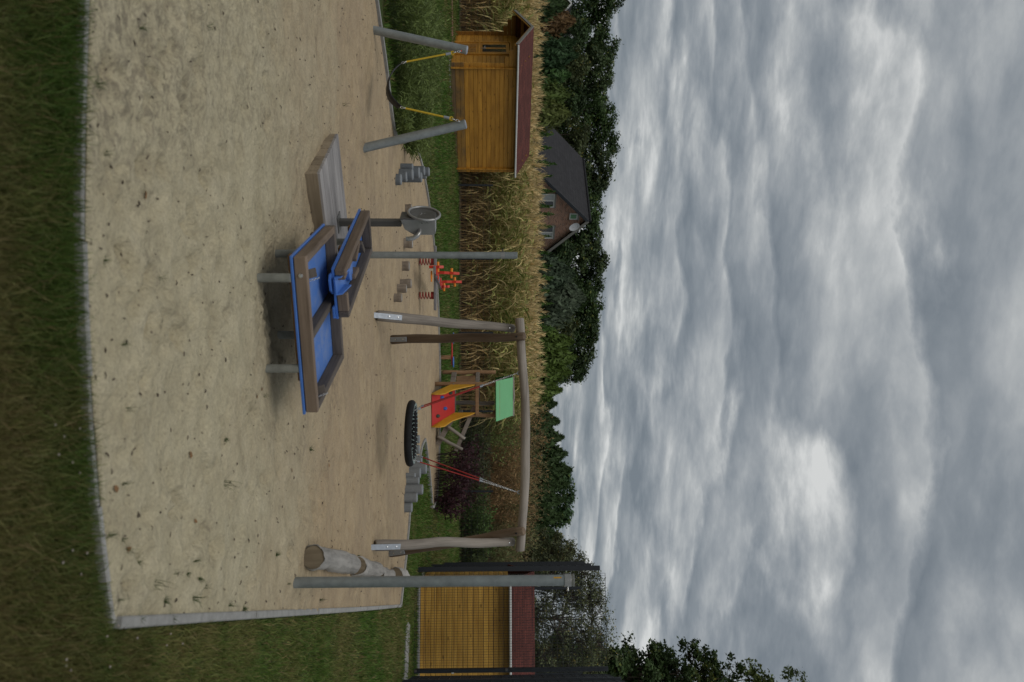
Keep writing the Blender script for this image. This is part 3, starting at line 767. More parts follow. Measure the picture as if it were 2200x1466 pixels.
# ------------------------------------------------------------------ sun sail posts
def sail_post(X, Y, Xt, r, label, extra):
    p = onsand(X, Y); zt_ = dp(Xt, Y, p.y).z
    t = thing('sail_post', label, 'steel post', (p.x, p.y, p.z))
    G().tube([(0, 0, -0.3), (0, 0, zt_ - p.z)], r, 24).obj('tube', 'galvanised', t, Matrix.Translation(p))
    extra(t, p, zt_)
    return t
def cap_big(t, p, zt_):
    g = G().lathe([(0.043, -0.065), (0.049, -0.065), (0.049, -0.015), (0.046, -0.012), (0.049, 0.006), (0.049, 0.012), (0, 0.012)], 24)
    cl_ = g.obj('clamp_collar', 'stainless', t, Matrix.Translation((p.x, p.y, zt_)))
    G().tube([(0.04, 0, -0.035), (0.075, 0.0, -0.038), (0.082, 0, -0.038)], [0.006, 0.006, 0.011], 8).obj('bolt', 'bolt', cl_, Matrix.Translation((p.x, p.y, zt_)))
    G().box((0, 0, 0), (0.012, 0.001, 0.06)).obj('sticker', 'yellow_board', t, Matrix.Translation((p.x - 0.03, p.y - 0.0316, zt_ - 0.12)) @ Matrix.Rotation(R(-43), 4, 'Z'))
def cap_small(t, p, zt_):
    zc_ = dp(1080, 548, p.y).z
    cl_ = G().lathe([(0.043, -0.025), (0.0455, -0.025), (0.0455, 0.025), (0.043, 0.025)], 24).obj('clamp_collar', 'stainless', t, Matrix.Translation((p.x, p.y, zc_)))
    G().tube([(-0.04, 0, 0), (-0.075, 0, 0), (-0.085, 0, 0)], [0.007, 0.007, 0.013], 8).obj('bolt', 'anthracite', cl_, Matrix.Translation((p.x, p.y, zc_)))
sail_post(622, 1252, 1230, 0.0425, 'tall galvanised steel post with clamp collar beside the carved log', cap_big)
sail_post(779, 548, 1112, 0.0425, 'galvanised steel post standing behind the water channel', cap_small)

# ------------------------------------------------------------------ hammock swing between two leaning posts
sw = thing('strap_swing', 'black strap swing on yellow ropes between two leaning steel posts', 'swing', onsand(790, 190))
zs = []
pl0, pr0 = onsand(801, 65), onsand(781, 318)
pl1 = dp(1003, 108, pl0.y); pr1 = dp(1000, 267, pr0.y)
for a, b_ in ((pl0, pl1), (pr0, pr1)):
    d = (b_ - a).normalized()
    po = G().tube([(0, 0, -0.35), (0, 0, (b_ - a).length)], 0.056, 24, cap=False).obj('post', 'galvanised', sw, frame(a, d))
    G().lathe([(0.0, 0.012), (0.045, 0.010), (0.0575, 0.0), (0.0575, -0.012)], 24).obj('end_cap', 'galv_plate', po, frame(b_, d))
def chain_run(g, a, b_, lk=0.03, r=0.004):
    a = Vector(a); b_ = Vector(b_); n = max(2, int((b_ - a).length / (lk * 0.78)))
    mw = frame((0, 0, 0), b_ - a)
    for k in range(n):
        p = a.lerp(b_, (k + 0.5) / n)
        g.torus(lk * 0.42, r, 8, 5, Matrix.Translation(p) @ mw @ Matrix.Rotation(R(90 * (k % 2)), 4, 'Z') @ Matrix.Rotation(R(90), 4, 'X'), sx=0.6, sy=1.0)
for (Xa, Ya, Xb, Yb, P_) in ((972, 114, 873, 133, pl1), (969, 255, 871, 233, pr1)):
    D_ = P_.y - 0.05
    a = dp(Xa, Ya, D_); b_ = dp(Xb, Yb, D_)
    rp = G().tube([a, b_], 0.012, 10).obj('rope', 'rope_yellow', sw, Matrix.Identity(4))
    up_ = dp(Xa + 18, Ya - 4 if Ya < 200 else Ya + 6, D_)
    cg = G(); chain_run(cg, a, up_, 0.05, 0.006); cg.obj('shackle', 'bolt', rp, Matrix.Identity(4))
    G().tube([a + (b_ - a).normalized() * 0.02, a + (b_ - a).normalized() * 0.09], 0.018, 10).obj('sleeve', 'galv_plate', rp, Matrix.Identity(4))
    G().torus(0.022, 0.007, 16, 6, frame(a, (0, -1, 0))).obj('thimble', 'rope_yellow', rp, Matrix.Identity(4))
    G().tube([up_, Vector((P_.x, P_.y, up_.z + 0.03))], 0.009, 8).obj('eye_bolt', 'handle_red' if Ya < 200 else 'bolt', rp, Matrix.Identity(4))
    cg = G(); chain_run(cg, b_, dp(Xb - 10, Yb + (3 if Ya < 200 else -2), D_), 0.05, 0.006); cg.obj('shackle', 'bolt', rp, Matrix.Identity(4))
# the strap: a wide band hanging in a curve
sx_ = [(862, 137), (853, 145), (844, 155), (837, 168), (834, 182), (834, 196), (839, 210), (848, 221), (860, 231)]
Ds = (pl1.y + pr1.y) / 2 - 0.05
v = []; f = []
for i, (X, Y) in enumerate(sx_):
    p = dp(X, Y, Ds + (pr1.y - pl1.y) * (Y - 184) / 150); wv = 0.05 + 0.07 * math.sin(math.pi * i / 8)
    tl = 0.03
    v += [(p.x, p.y - wv, p.z + tl), (p.x, p.y + wv, p.z - tl), (p.x, p.y + wv, p.z - tl - 0.014), (p.x, p.y - wv, p.z + tl - 0.014)]
    if i:
        o0, o1 = 4 * (i - 1), 4 * i
        f += [(o0 + j, o0 + (j + 1) % 4, o1 + (j + 1) % 4, o1 + j) for j in range(4)]
f += [(0, 1, 2, 3), (35, 34, 33, 32)]
G().add(v, f, True).obj('strap_seat', 'rubber_strap', sw, Matrix.Identity(4))

# ------------------------------------------------------------------ basket swing on a log frame
nl, fl_, nr, fr = onsand(806, 678), onsand(840, 730), onsand(800, 1172), onsand(836, 1187)
yl, yr = (nl.y + fl_.y) / 2 - 0.05, (nr.y + fr.y) / 2 - 0.05
bl, br = dp(1116, 684, yl), dp(1117, 1184, yr)
bs = thing('basket_swing', 'timber log frame swing with round black basket on red ropes', 'swing', onsand(822, 930))
bend = Vector((0, 0, 0.085))
log('cross_beam', bl, br, 0.066, 0.066, 'log_grey', bs, wob=0.03, bend=bend, n=18, seg=22)
def on_beam(Y):
    t = (Y - 684) / 500; k = 4 * t * (1 - t)
    return bl.lerp(br, t) + bend * k
tops = (dp(1104, 706, yl + 0.16), dp(1127, 723, yl - 0.13), dp(1103, 1164, yr + 0.14), dp(1126, 1141, yr - 0.13))
for p, q, mt_ in ((nl, tops[0], 'log_grey'), (fl_, tops[1], 'log_brown'), (nr, tops[2], 'log_grey'), (fr, tops[3], 'log_brown')):
    d = (q - p).normalized()
    lg = log('post', p + d * 0.02, q, 0.074, 0.062, mt_, bs, wob=0.03, n=18, seg=16)
    mw = frame(p, d, (0, -1, 0))
    sh_ = G().box((0.090, 0, 0.12), (0.012, 0.075, 0.46), 0.002).obj('post_shoe', 'galv_plate', lg, mw)
    for zz_ in (0.16, 0.29):
        G().lathe([(0, 0.010), (0.011, 0.008), (0.012, 0)], 10, Matrix.Translation((0.096, 0, zz_)) @ Matrix.Rotation(R(90), 4, 'Y')).obj('bolt', 'bolt', sh_, mw)
    mt2 = frame(q, d, (0, -1, 0))
    G().lathe([(0, 0.008), (0.014, 0.006), (0.015, -0.01)], 10, Matrix.Translation((0.064, 0, -0.10)) @ Matrix.Rotation(R(90), 4, 'Y')).obj('bolt', 'anthracite' if mt_ == 'log_brown' else 'bolt', lg, mt2)
ys_ = (yl + yr) / 2
rc = dp(883, 931, ys_)
rM = Matrix.Translation(rc) @ Matrix.Rotation(R(1.2), 4, 'Y') @ Matrix.Rotation(R(0.5), 4, 'X')
RR = 0.43
ring = G().torus(RR, 0.054, 64, 14, rM).obj('basket_ring', 'black_rubber', bs, Matrix.Identity(4))
ng = G()
for k in range(-4, 5):
    q = k * 0.088; h_ = math.sqrt(max(0.01, RR * RR - q * q)) - 0.03
    for A in (0, 1):
        pts_ = []
        for s in range(9):
            t = -1 + 2 * s / 8
            x, y_ = (q, t * h_) if A else (t * h_, q)
            pts_.append(rM @ Vector((x, y_, -0.02 - 0.05 * (1 - (x * x + y_ * y_) / RR ** 2))))
        ng.tube(pts_, 0.008, 6, False)
ng.obj('net', 'black_rubber', ring, Matrix.Identity(4))
wg = G()
for k in range(36):
    a = 2 * math.pi * (k + 0.5) / 36; a2 = a + 0.05
    p0 = rM @ Vector(((RR - 0.02) * math.cos(a), (RR - 0.02) * math.sin(a), 0.058)); p1 = rM @ Vector(((RR - 0.062) * math.cos(a2), (RR - 0.062) * math.sin(a2), -0.01))
    p2_ = rM @ Vector(((RR + 0.01) * math.cos(a), (RR + 0.01) * math.sin(a), 0.060))
    wg.tube([p2_, p0, p1], 0.0045, 5)
tag(wg.obj('lacing', 'rope_white', ring, Matrix.Identity(4)), kind='stuff')
for Yh, xr_ in ((804, -0.35), (1060, 0.35)):
    hp = on_beam(Yh) - Vector((0, 0, 0.075))
    hk = G().torus(0.022, 0.008, 14, 6, frame(hp, (0, 1, 0))).tube([hp + Vector((0, 0, 0.02)), hp + Vector((0, 0, 0.06))], 0.01, 8).obj('hanger', 'galv_plate', bs, Matrix.Identity(4))
    for yo in (-0.26, 0.26):
        e = rM @ Vector((xr_, yo * 0.95, 0.055))
        top_ = hp - Vector((0, 0, 0.02)); m1 = top_.lerp(e, 0.35); m2 = top_.lerp(e, 0.95)
        cg = G(); chain_run(cg, top_, m1, 0.034, 0.0042); cn = cg.obj('chain', 'bolt', bs, Matrix.Identity(4))
        rp = G().tube([m1, m2], 0.0088, 8).obj('rope', 'rope_red', bs, Matrix.Identity(4))
        for t_0, t_1 in ((-0.015, 0.03), (0.97, 1.01)): G().tube([m1.lerp(m2, t_0), m1.lerp(m2, t_1)], 0.0155, 8).obj('ferrule', 'galv_plate', rp, Matrix.Identity(4))
        cg = G(); chain_run(cg, m2, e, 0.034, 0.0045); cg.obj('shackle', 'bolt', rp, Matrix.Identity(4))

# ------------------------------------------------------------------ stumps
def rubber_stump(X, Xt, Y, wpx, label, lt=False):
    p = onsand(X, Y); r = wpx / 2 / FPX * p.y; h = dp(Xt, Y, p.y).z - p.z
    t = thing('rubber_stump', label, 'stepping stump', p, 0, 'grey rubber stumps left' if not lt else 'grey rubber stumps right')
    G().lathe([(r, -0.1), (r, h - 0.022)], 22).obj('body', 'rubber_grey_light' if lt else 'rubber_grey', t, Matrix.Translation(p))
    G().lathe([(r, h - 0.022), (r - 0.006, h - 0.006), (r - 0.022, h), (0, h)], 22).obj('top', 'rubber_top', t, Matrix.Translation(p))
for X, Xt, Y, wp, nm in ((852, 863, 386, 24, 'dark grey rubber stump nearest the water pump in the left cluster'),
                         (857, 875, 380, 22, 'second lowest grey stump of the left cluster'),
                         (858, 888, 375, 24, 'mid height grey stump in the middle of left cluster'),
                         (861, 902, 371, 24, 'tall round grey stump with marked top in left cluster'),
                         (860, 888, 359, 15, 'narrow grey stump at the far left of left cluster'),
                         (866, 907, 381, 22, 'tall grey stump right of the marked one in left cluster'),
                         (872, 913, 367, 20, 'second tallest grey stump of the left cluster'),
                         (878, 923, 369, 19, 'tallest grey stump at the back of the left cluster'),
                         (884, 917, 381, 7, 'thin grey post beside the lawn kerb in left cluster')):
    rubber_stump(X, Xt, Y, wp, nm)
for X, Xt, Y, wp, nm in ((870, 886, 1090, 22, 'lowest grey rubber stump at right end of the stump row'),
                         (870, 897, 1069, 21, 'second grey stump from right end of the stump row'),
                         (871, 909, 1052, 22, 'third grey stump from right end of the stump row'),
                         (872, 901, 1034, 17, 'fourth grey stump from right end of the stump row'),
                         (873, 893, 1023, 14, 'small low grey stump between two tall ones in the row'),
                         (879, 904, 1017, 22, 'grey stump standing behind the small low one'),
                         (881, 917, 1007, 24, 'tallest grey stump in the row beside the basket swing'),
                         (886, 907, 989, 20, 'grey stump just right of the hanging basket'),
                         (890, 902, 966, 20, 'grey stump half hidden behind the hanging basket'),
                         (893, 902, 944, 18, 'last grey stump of the row, behind the basket')):
    rubber_stump(X, Xt, Y, wp, nm, True)
for X, Xt, Y, wp, nm in ((867, 887, 522, 22, 'weathered wooden stump between pump wheel and steel post'),
                         (863, 880, 572, 21, 'weathered wooden stump just right of the steel post'),
                         (858, 884, 610, 20, 'tall wooden stump at back of the group of three'),
                         (852, 874, 620, 19, 'brown wooden stump in middle of the group of three'),
                         (846, 864, 640, 19, 'nearest wooden stump of the group of three'),
                         (870, 885, 448, 18, 'weathered wooden stump behind the pump wheel')):
    p = onsand(X, Y); r = wp / 2 / FPX * p.y; h = dp(Xt, Y, p.y).z - p.z
    t = thing('wooden_stump', nm, 'stepping stump', p, 0, 'wooden stepping stumps')
    ph = random.random() * 9
    prof = [(r * 1.0, -0.1), (r * (0.97 + 0.04 * math.sin(ph)), h * 0.35), (r * 1.02, h * 0.7), (r, h - 0.012), (r - 0.01, h - 0.002)]
    G().lathe(prof, 20).obj('trunk_section', 'stump_wood', t, Matrix.Translation(p) @ Matrix.Rotation(ph, 4, 'Z') @ Matrix.Rotation(R(random.uniform(-3, 3)), 4, 'X'))
    G().lathe([(r - 0.008, h - 0.004), (0, h)], 20).obj('cut_face', 'log_pale', t, Matrix.Translation(p))

# ------------------------------------------------------------------ spring seesaw
a = onsand(899, 562); b_ = onsand(899, 635)
ctr = (a + b_) / 2
ss = thing('spring_seesaw', 'four seat spring seesaw with red panels and orange handles', 'seesaw', ctr)
zbd = dp(935, 600, ctr.y).z
for p in (a, b_):
    g = G(); pts_ = []
    r_ = 0.072; tz = zbd - 0.03 - p.z
    for k in range(85):
        an = 2 * math.pi * 5.2 * k / 84
        pts_.append((p.x + r_ * math.cos(an), p.y + r_ * math.sin(an), p.z + tz * k / 84))
    g.tube(pts_, 0.011, 7).obj('spring', 'spring_red', ss, Matrix.Identity(4))
    G().lathe([(0.08, -0.04), (0.08, 0.03), (0, 0.03)], 16).obj('spring_plate', 'spring_red', ss, Matrix.Translation((p.x, p.y, zbd - 0.05)))
ba, bb = dp(934, 529, ctr.y), dp(934, 667, ctr.y)
beam('board', Vector((ba.x, ctr.y, zbd)), Vector((bb.x, ctr.y, zbd)), 0.22, 0.05, 'seesaw_grey', ss)
ca, cb_ = dp(931, 580, ctr.y - 1.0), dp(931, 615, ctr.y + 1.1)
zc2 = zbd + 0.052
ca.z = cb_.z = zc2
beam('cross_board', ca, cb_, 0.16, 0.05, 'seesaw_grey', ss)
def handle(X0, X1, Y, D_, Xh, lean=0.0):
    a = dp(X0, Y, D_); b_ = dp(X1, Y, D_); a.z = max(a.z, 0)
    ln = (b_ - a).length
    mw = frame(a, Vector((lean, 0, 1)), (0, -1, 0))
    pf = [(-0.055, 0), (0.055, 0), (0.075, ln * 0.25), (0.05, ln * 0.5), (0.07, ln * 0.72), (0.03, ln), (-0.03, ln), (-0.06, ln * 0.72), (-0.045, ln * 0.45)]
    pn = G().prism(pf, -0.026, 0.026, Matrix(((1, 0, 0, 0), (0, 0, -1, 0), (0, 1, 0, 0), (0, 0, 0, 1)))).obj('handle_panel', 'handle_red', ss, mw)
    h = dp(Xh, Y, D_) - a
    c_ = Vector((0, 0, h.length))
    G().tube([c_ + Vector((0, -0.105, 0)), c_ + Vector((0, -0.10, 0)), c_ + Vector((0, 0.10, 0)), c_ + Vector((0, 0.105, 0))], [0.022, 0.027, 0.027, 0.022], 10).obj('hand_grip', 'handle_orange', pn, mw)
dn, df = ctr.y - 0.9, ctr.y + 0.95
handle(922, 953, 574, dn, 941); handle(944, 987, 586, dn + 0.5, 970, 0.05); handle(950, 992, 606, df - 0.45, 977); handle(951, 966, 616, df, 954)
for t_ in (0.06, 0.30, 0.72, 0.95):
    G().lathe([(0, 0.025), (0.085, 0.025), (0.10, 0.012), (0.095, 0)], 16).obj('seat', 'handle_red', ss, Matrix.Translation(ca.lerp(cb_, t_) + Vector((0, 0, 0.026))))
# foot rest at the near end
q = dp(927, 592, dn)
G().box((0, 0, 0), (0.14, 0.05, 0.035), 0.008).tube([(-0.09, 0, 0), (0.13, 0, 0)], 0.017, 8).obj('foot_rest', 'handle_orange', ss, Matrix.Translation(q))
for k in range(6):
    pbk = ca.lerp(cb_, 0.12 + 0.15 * k)
    G().lathe([(0, 0.012), (0.012, 0.010), (0.014, 0)], 8).obj('bolt_cap', 'handle_red', ss, Matrix.Translation(pbk + Vector((0.07, 0, 0.024))))

# little red and blue rocker on a timber post
rk = onsand(944, 768)
rt = thing('balance_rocker', 'small red rocking bar with blue seats on a timber post', 'seesaw', rk)
zr_ = dp(970, 768, rk.y).z
G().box((0, 0, (zr_ - rk.z) / 2 - 0.05), (0.105, 0.105, zr_ - rk.z + 0.1), 0.01).obj('post', 'tower_wood', rt, Matrix.Translation(rk))
xl, xr2 = dp(970, 727, rk.y).x, dp(970, 785, rk.y).x
G().box(((xl + xr2) / 2 - rk.x, 0, 0.015), (xr2 - xl, 0.14, 0.035), 0.008).obj('bar', 'red_board', rt, Matrix.Translation((rk.x, rk.y, zr_)))
for y0, y1 in ((712, 741), (767, 789)):
    x0, x1 = dp(970, y0, rk.y).x, dp(970, y1, rk.y).x
    G().lathe([(0, 0.03), (0.13, 0.03), (0.15, 0.015), (0.14, 0.0), (0, 0.0)], 20).obj('seat_disc', 'blue_board', rt, Matrix.Translation(((x0 + x1) / 2, rk.y, zr_ + 0.035)))

# ------------------------------------------------------------------ play tower
tb = onsand(926, 872)
pt = thing('play_tower', 'small wooden play tower with green roof, red climbing ramp and yellow cheeks', 'play tower', tb)
zg = tb.z
yf, yb = tb.y + 0.75, tb.y + 1.65                 # front and back of the platform
zp = dp(977, 868, yf).z                            # platform height
xL, xR = dp(977, 829, yf).x, dp(977, 886, yf).x
# ramp
xa, xb = gp(926, 849).x, gp(928, 914).x
r0 = Vector((xa, tb.y, zg + 0.03)); r1 = Vector((xb, tb.y, zg + 0.03)); r2 = Vector((xR, yf, zp)); r3 = Vector((xL, yf, zp))
nrm = (r1 - r0).cross(r3 - r0).normalized() * 0.02
v = [r0, r1, r2, r3] + [q - nrm for q in (r0, r1, r2, r3)]
rmp = G().add(v, [(0, 1, 2, 3), (7, 6, 5, 4), (0, 4, 5, 1), (1, 5, 6, 2), (2, 6, 7, 3), (3, 7, 4, 0)]).obj('climbing_ramp', 'red_board', pt, Matrix.Identity(4))
for (u_, t_, mt_) in ((0.22, 0.42, 'blue_hold'), (0.20, 0.80, 'green_hold'), (0.66, 0.56, 'blue_hold'), (0.78, 0.24, 'green_hold')):
    p = r0.lerp(r1, u_).lerp(r3.lerp(r2, u_), t_)
    G().lathe([(0.062, 0), (0.058, 0.02), (0.035, 0.045), (0, 0.05)], 12).obj('climbing_hold', mt_, rmp, frame(p, nrm, (0, 0, 1)) @ Matrix.Diagonal((1.1, 0.75, 1, 1)))
# cheeks: wavy boards on both sides of the ramp, rising to the railing
def cheek(xa_, xt_, sgn_):
    ytop = yf + 0.02; Ls = ytop - tb.y
    prof = [(0.0, 0.0), (-0.07, 0.10), (-0.06, 0.22), (0.03, 0.32), (0.18, 0.40), (0.32, 0.48), (0.42, 0.60), (0.54, 0.74), (0.64, 0.88), (Ls, 1.0), (Ls, 0.42), (0.3, 0.15)]
    hz = dp(1019, 860, yf).z - zg
    v = []; n = len(prof)
    for s in (-0.011, 0.011):
        for (q, z) in prof:
            t = max(0, min(1, q / Ls)); x = xa_ + (xt_ - xa_) * t
            v.append((x + s, tb.y + q, zg + z * hz / 0.98))
    f = [tuple(range(n))[::-1], tuple(range(n, 2 * n))] + [(k, (k + 1) % n, n + (k + 1) % n, n + k) for k in range(n)]
    G().add(v, f).obj('cheek_board', 'yellow_board', pt, Matrix.Identity(4))
cheek(xa - 0.02, xL - 0.02, -1); cheek(xb + 0.02, xR + 0.02, 1)
# posts and rails
zrf = dp(1068, 860, yf).z
lf = Vector((xL - 0.04, yf + 0.08, 0)); rf = Vector((xR + 0.09, yf + 0.08, 0)); lb = Vector((dp(977, 800, yb + 0.3).x, yb + 0.3, 0)); rb = Vector((dp(1000, 866, yb + 0.2).x, yb + 0.2, 0))
for q, top_, mt_ in ((lf, zrf, 'tower_wood'), (rf, zrf, 'tower_wood'), (lb, zrf - 0.02, 'tower_wood'), (rb, zrf - 0.05, 'tower_grey')):
    z = SZ(q.x, q.y) if inside([q.x], [q.y])[0] else Hf(q.x, q.y)
    log('post', Vector((q.x, q.y, z - 0.05)), Vector((q.x, q.y, top_)), 0.058, 0.052, mt_, pt, wob=0.03, n=12, seg=9)
def rail(a, b_, r=0.03, mt_='tower_wood'): return log('rail', a, b_, r, r, mt_, pt, wob=0.008, n=10, seg=5)
zr1 = dp(1025, 860, yf).z
beam('rail', Vector((lf.x, yf + 0.03, zr1)), Vector((rf.x, yf + 0.03, zr1)), 0.07, 0.085, 'tower_wood', pt)
for zz_, mt_, h_ in ((dp(973, 812, yf + 0.4).z, 'tower_grey', 0.13), (dp(1025, 812, yf + 0.4).z, 'tower_grey', 0.085)):
    beam('side_board', Vector((lf.x, lf.y + 0.03, zz_)), Vector((lb.x, lb.y, zz_)), 0.04, h_, mt_, pt)
beam('side_board', Vector((lf.x + 0.12, yb + 0.1, dp(1000, 812, yb).z)), Vector((lb.x + 0.1, yb + 0.26, dp(1000, 812, yb).z)), 0.03, 0.5, 'tower_wood', pt)
beam('back_rail', Vector((lb.x, yb + 0.25, zr1 + 0.02)), Vector((rb.x, yb + 0.25, zr1 + 0.02)), 0.05, 0.07, 'tower_grey', pt)
for k in range(6):
    yk = yf + 0.08 + (yb - yf) * k / 5
    beam('platform_plank', Vector((xL - 0.06, yk, zp - 0.03)), Vector((xR + 0.04, yk, zp - 0.03)), 0.15, 0.035, 'tower_grey', pt)
for s in (lf, rf):
    beam('eave_beam', Vector((s.x, yf - 0.05, zrf - 0.05)), Vector((s.x, yb + 0.35, zrf - 0.05)), 0.06, 0.09, 'tower_wood', pt)
beam('eave_beam', Vector((lf.x - 0.05, yf + 0.02, zrf + 0.03)), Vector((rf.x + 0.05, yf + 0.02, zrf + 0.03)), 0.06, 0.08, 'tower_wood', pt)
beam('side_board', Vector((rf.x, rf.y, zp + 0.12)), Vector((rb.x + 0.2, rb.y + 0.1, zp + 0.12)), 0.035, 0.10, 'tower_grey', pt)
# gable roof, ridge running across
yr_ = (yf + yb) / 2 + 0.1
e0, e1 = dp(1066, 819, yf - 0.15), dp(1066, 906, yf - 0.15)
zri = dp(1102, 850, yr_).z
g0, g1 = Vector((dp(1100, 811, yr_).x, yr_, zri)), Vector((dp(1100, 893, yr_).x, yr_, zri))
k0, k1 = Vector((e0.x - 0.02, yr_ * 2 - yf + 0.15, e0.z)), Vector((e1.x - 0.05, yr_ * 2 - yf + 0.15, e1.z))
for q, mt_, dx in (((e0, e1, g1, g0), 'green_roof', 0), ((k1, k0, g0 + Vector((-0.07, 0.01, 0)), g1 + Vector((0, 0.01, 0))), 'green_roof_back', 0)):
    n_ = (q[1] - q[0]).cross(q[3] - q[0]).normalized() * 0.016
    v = [*q, *[p - n_ for p in q]]
    G().add(v, [(0, 1, 2, 3), (7, 6, 5, 4), (0, 4, 5, 1), (1, 5, 6, 2), (2, 6, 7, 3), (3, 7, 4, 0)]).obj('roof_panel', mt_, pt, Matrix.Identity(4))
log('ridge_log', g0 + Vector((-0.02, 0.03, 0.0)), g1 + Vector((0.02, 0.03, 0.0)), 0.038, 0.034, 'log_grey', pt, wob=0.03, n=10, seg=8)
# stair to the right with slanting balusters
ys2 = yf + 0.35
st0, st1 = onsand(939, 953), dp(972, 897, ys2)
for dy in (0.0, 0.42):
    beam('stringer', Vector((st0.x, ys2 - 0.15 + dy, st0.z + 0.02)), Vector((st1.x, ys2 - 0.15 + dy, st1.z)), 0.06, 0.13, 'tower_grey', pt)
for k in range(4):
    t = 0.18 + k * 0.22
    p = Vector((st0.x, 0, st0.z + 0.03)).lerp(Vector((st1.x, 0, st1.z + 0.03)), t)
    beam('tread', Vector((p.x, ys2 - 0.12, p.z)), Vector((p.x, ys2 + 0.24, p.z)), 0.12, 0.035, 'tower_grey', pt)
ydp = ys2 - 0.20
beam('handrail', dp(979, 969, ydp), dp(1020, 873, ydp), 0.06, 0.10, 'tower_grey', pt)
log('baluster', dp(940, 938, ydp - 0.06), dp(994, 966, ydp - 0.06), 0.045, 0.04, 'log_grey', pt, n=10, seg=6)
log('baluster', dp(962, 917, ydp - 0.06), dp(999, 943, ydp - 0.06), 0.045, 0.038, 'log_grey', pt, n=10, seg=6)

# ------------------------------------------------------------------ carved log lying along the kerb
cp = [onsand(*q) for q in ((641, 1198), (672, 1201), (705, 1207), (737, 1214))]
lg = thing('carved_log', 'long weathered carved log lying in sections beside the tall post', 'log', cp[0])
def lying(pts_, rs, mat='log_pale'):
    a = Vector(pts_[0]); d = Vector(pts_[-1]) - a; mw = frame(a, d)
    inv = mw.inverted(); ph = random.random() * 30
    P = [inv @ (Vector(p) + Vector((0, 0, r * 0.72))) for p, r in zip(pts_, rs)]
    # resample
    n = 26; PP = []; RQ = []
    for k in range(n + 1):
        t = k / n * (len(P) - 1); i = min(int(t), len(P) - 2); u_ = t - i
        PP.append(P[i].lerp(P[i + 1], u_)); RQ.append((rs[i] + (rs[i + 1] - rs[i]) * u_) * (1 + 0.10 * noise.noise((ph, k * 0.3, 0))))
    PP = [PP[0]] + [PP[0].lerp(PP[1], 0.25)] + PP[1:-1] + [PP[-1].lerp(PP[-2], 0.25), PP[-1]]
    RQ = [RQ[0] * 0.9] + [RQ[0]] + RQ[1:-1] + [RQ[-1], RQ[-1] * 0.88]
    g = G().tube(PP, RQ, 22, cap=False)
    g.v = [tuple(Vector(p) + noise.noise_vector(Vector(p) * 9 + Vector((ph, 0, 0))) * 0.022 + noise.noise_vector(Vector((p[0] * 34, p[1] * 34, p[2] * 4 + ph))) * 0.009) for p in g.v]
    # the tube's end turned to the camera carries its own cut face
    o = g.obj('log_section', mat, lg, mw)
    for P_, d_, r in ((PP[0], PP[0] - PP[1], RQ[0]), (PP[-1], PP[-1] - PP[-2], RQ[-1])):
        w_ = mw @ P_; wd = (mw.to_3x3() @ d_).normalized()
        G().lathe([(r * 1.005, -0.012), (r * 0.96, 0.0), (0, 0.004)], 20).obj('cut_face', 'log_end', o, frame(w_, wd, (0, 0, 1)))
    return o
lying(cp, [0.100, 0.086, 0.104, 0.090])
lying([onsand(*q) for q in ((744, 1216), (768, 1220), (794, 1227))], [0.106, 0.098, 0.098])
lying([onsand(*q) for q in ((800, 1229), (818, 1234), (830, 1238))], [0.095, 0.075, 0.085])
lying([onsand(*q) for q in ((838, 1236), (850, 1240), (864, 1245))], [0.12, 0.13, 0.08])

# ------------------------------------------------------------------ ball court fence
Dc = 16.35
fa, fb_ = dp(889, 1231, Dc), dp(889, 1440, Dc - 0.26)
fa.z = Hf(fa.x, fa.y) + 0.03; fb_.z = fa.z
FH = dp(1300, 1300, Dc).z - fa.z
def mesh_panel(parent, a, b_, h, vstep=0.05, hstep=0.2, rv=0.003, rh=0.004, double=True, z0=0.0, name='mesh_panel'):
    a = Vector(a); b_ = Vector(b_); Ln = (b_ - a).length; d = (b_ - a) / Ln
    g = G(); nn = Vector((-d.y, d.x, 0))
    n = int(Ln / vstep)
    for k in range(n + 1):
        p = a + d * (Ln * k / n)
        g.tube([p + Vector((0, 0, z0)), p + Vector((0, 0, z0 + h))], rv, 4, False, smooth=False)
    for k in range(int(round(h / hstep)) + 1):
        z = z0 + min(h, k * hstep)
        for s in ((-1, 1) if double else (0,)):
            g.tube([a + nn * s * 0.006 + Vector((0, 0, z)), b_ + nn * s * 0.006 + Vector((0, 0, z))], rh, 4, False, smooth=False)
    return g.obj(name, 'anthracite', parent, Matrix.Identity(4))
def fpost(parent, p, h, wx=0.06, wy=0.06, rz=0.0, z0=0.0):
    return G().box((0, 0, h / 2 + z0), (wx, wy, h), 0.004).obj('post', 'anthracite', parent, Matrix.Translation(p) @ Matrix.Rotation(rz, 4, 'Z'))
gate = thing('court_gate', 'tall anthracite wire mesh gate panel in front of the yellow shed', 'fence panel', fa)
mesh_panel(gate, fa + Vector((0.04, 0, 0)), fb_ - Vector((0.03, 0, 0)), FH, 0.05, 0.2, 0.0032, 0.0045)
fpost(gate, fb_ + Vector((0.02, 0, 0)), FH + 0.02, 0.08, 0.06)
for z in (0.03, 1.86):
    G().box((0, -0.04, 0), (0.05, 0.03, 0.05), 0.006).obj('hinge', 'stainless_dark', gate, Matrix.Translation(fb_ + Vector((0.0, 0, z))))
G().box((0.02, -0.05, 0), (0.02, 0.02, 0.05), 0.004).obj('latch', 'white_pvc', gate, Matrix.Translation(fb_ + Vector((0.03, 0, 0.78))))
fd = Vector((0.335, 0.942, 0)); fdB = Vector((0.25, 0.968, 0))
bs0 = dp(900, 1224, Dc + 0.55); bs0.z = Hf(bs0.x, bs0.y)
sf = thing('court_side_fence', 'dark mesh fence of the ball court running back past the shed', 'fence', bs0)
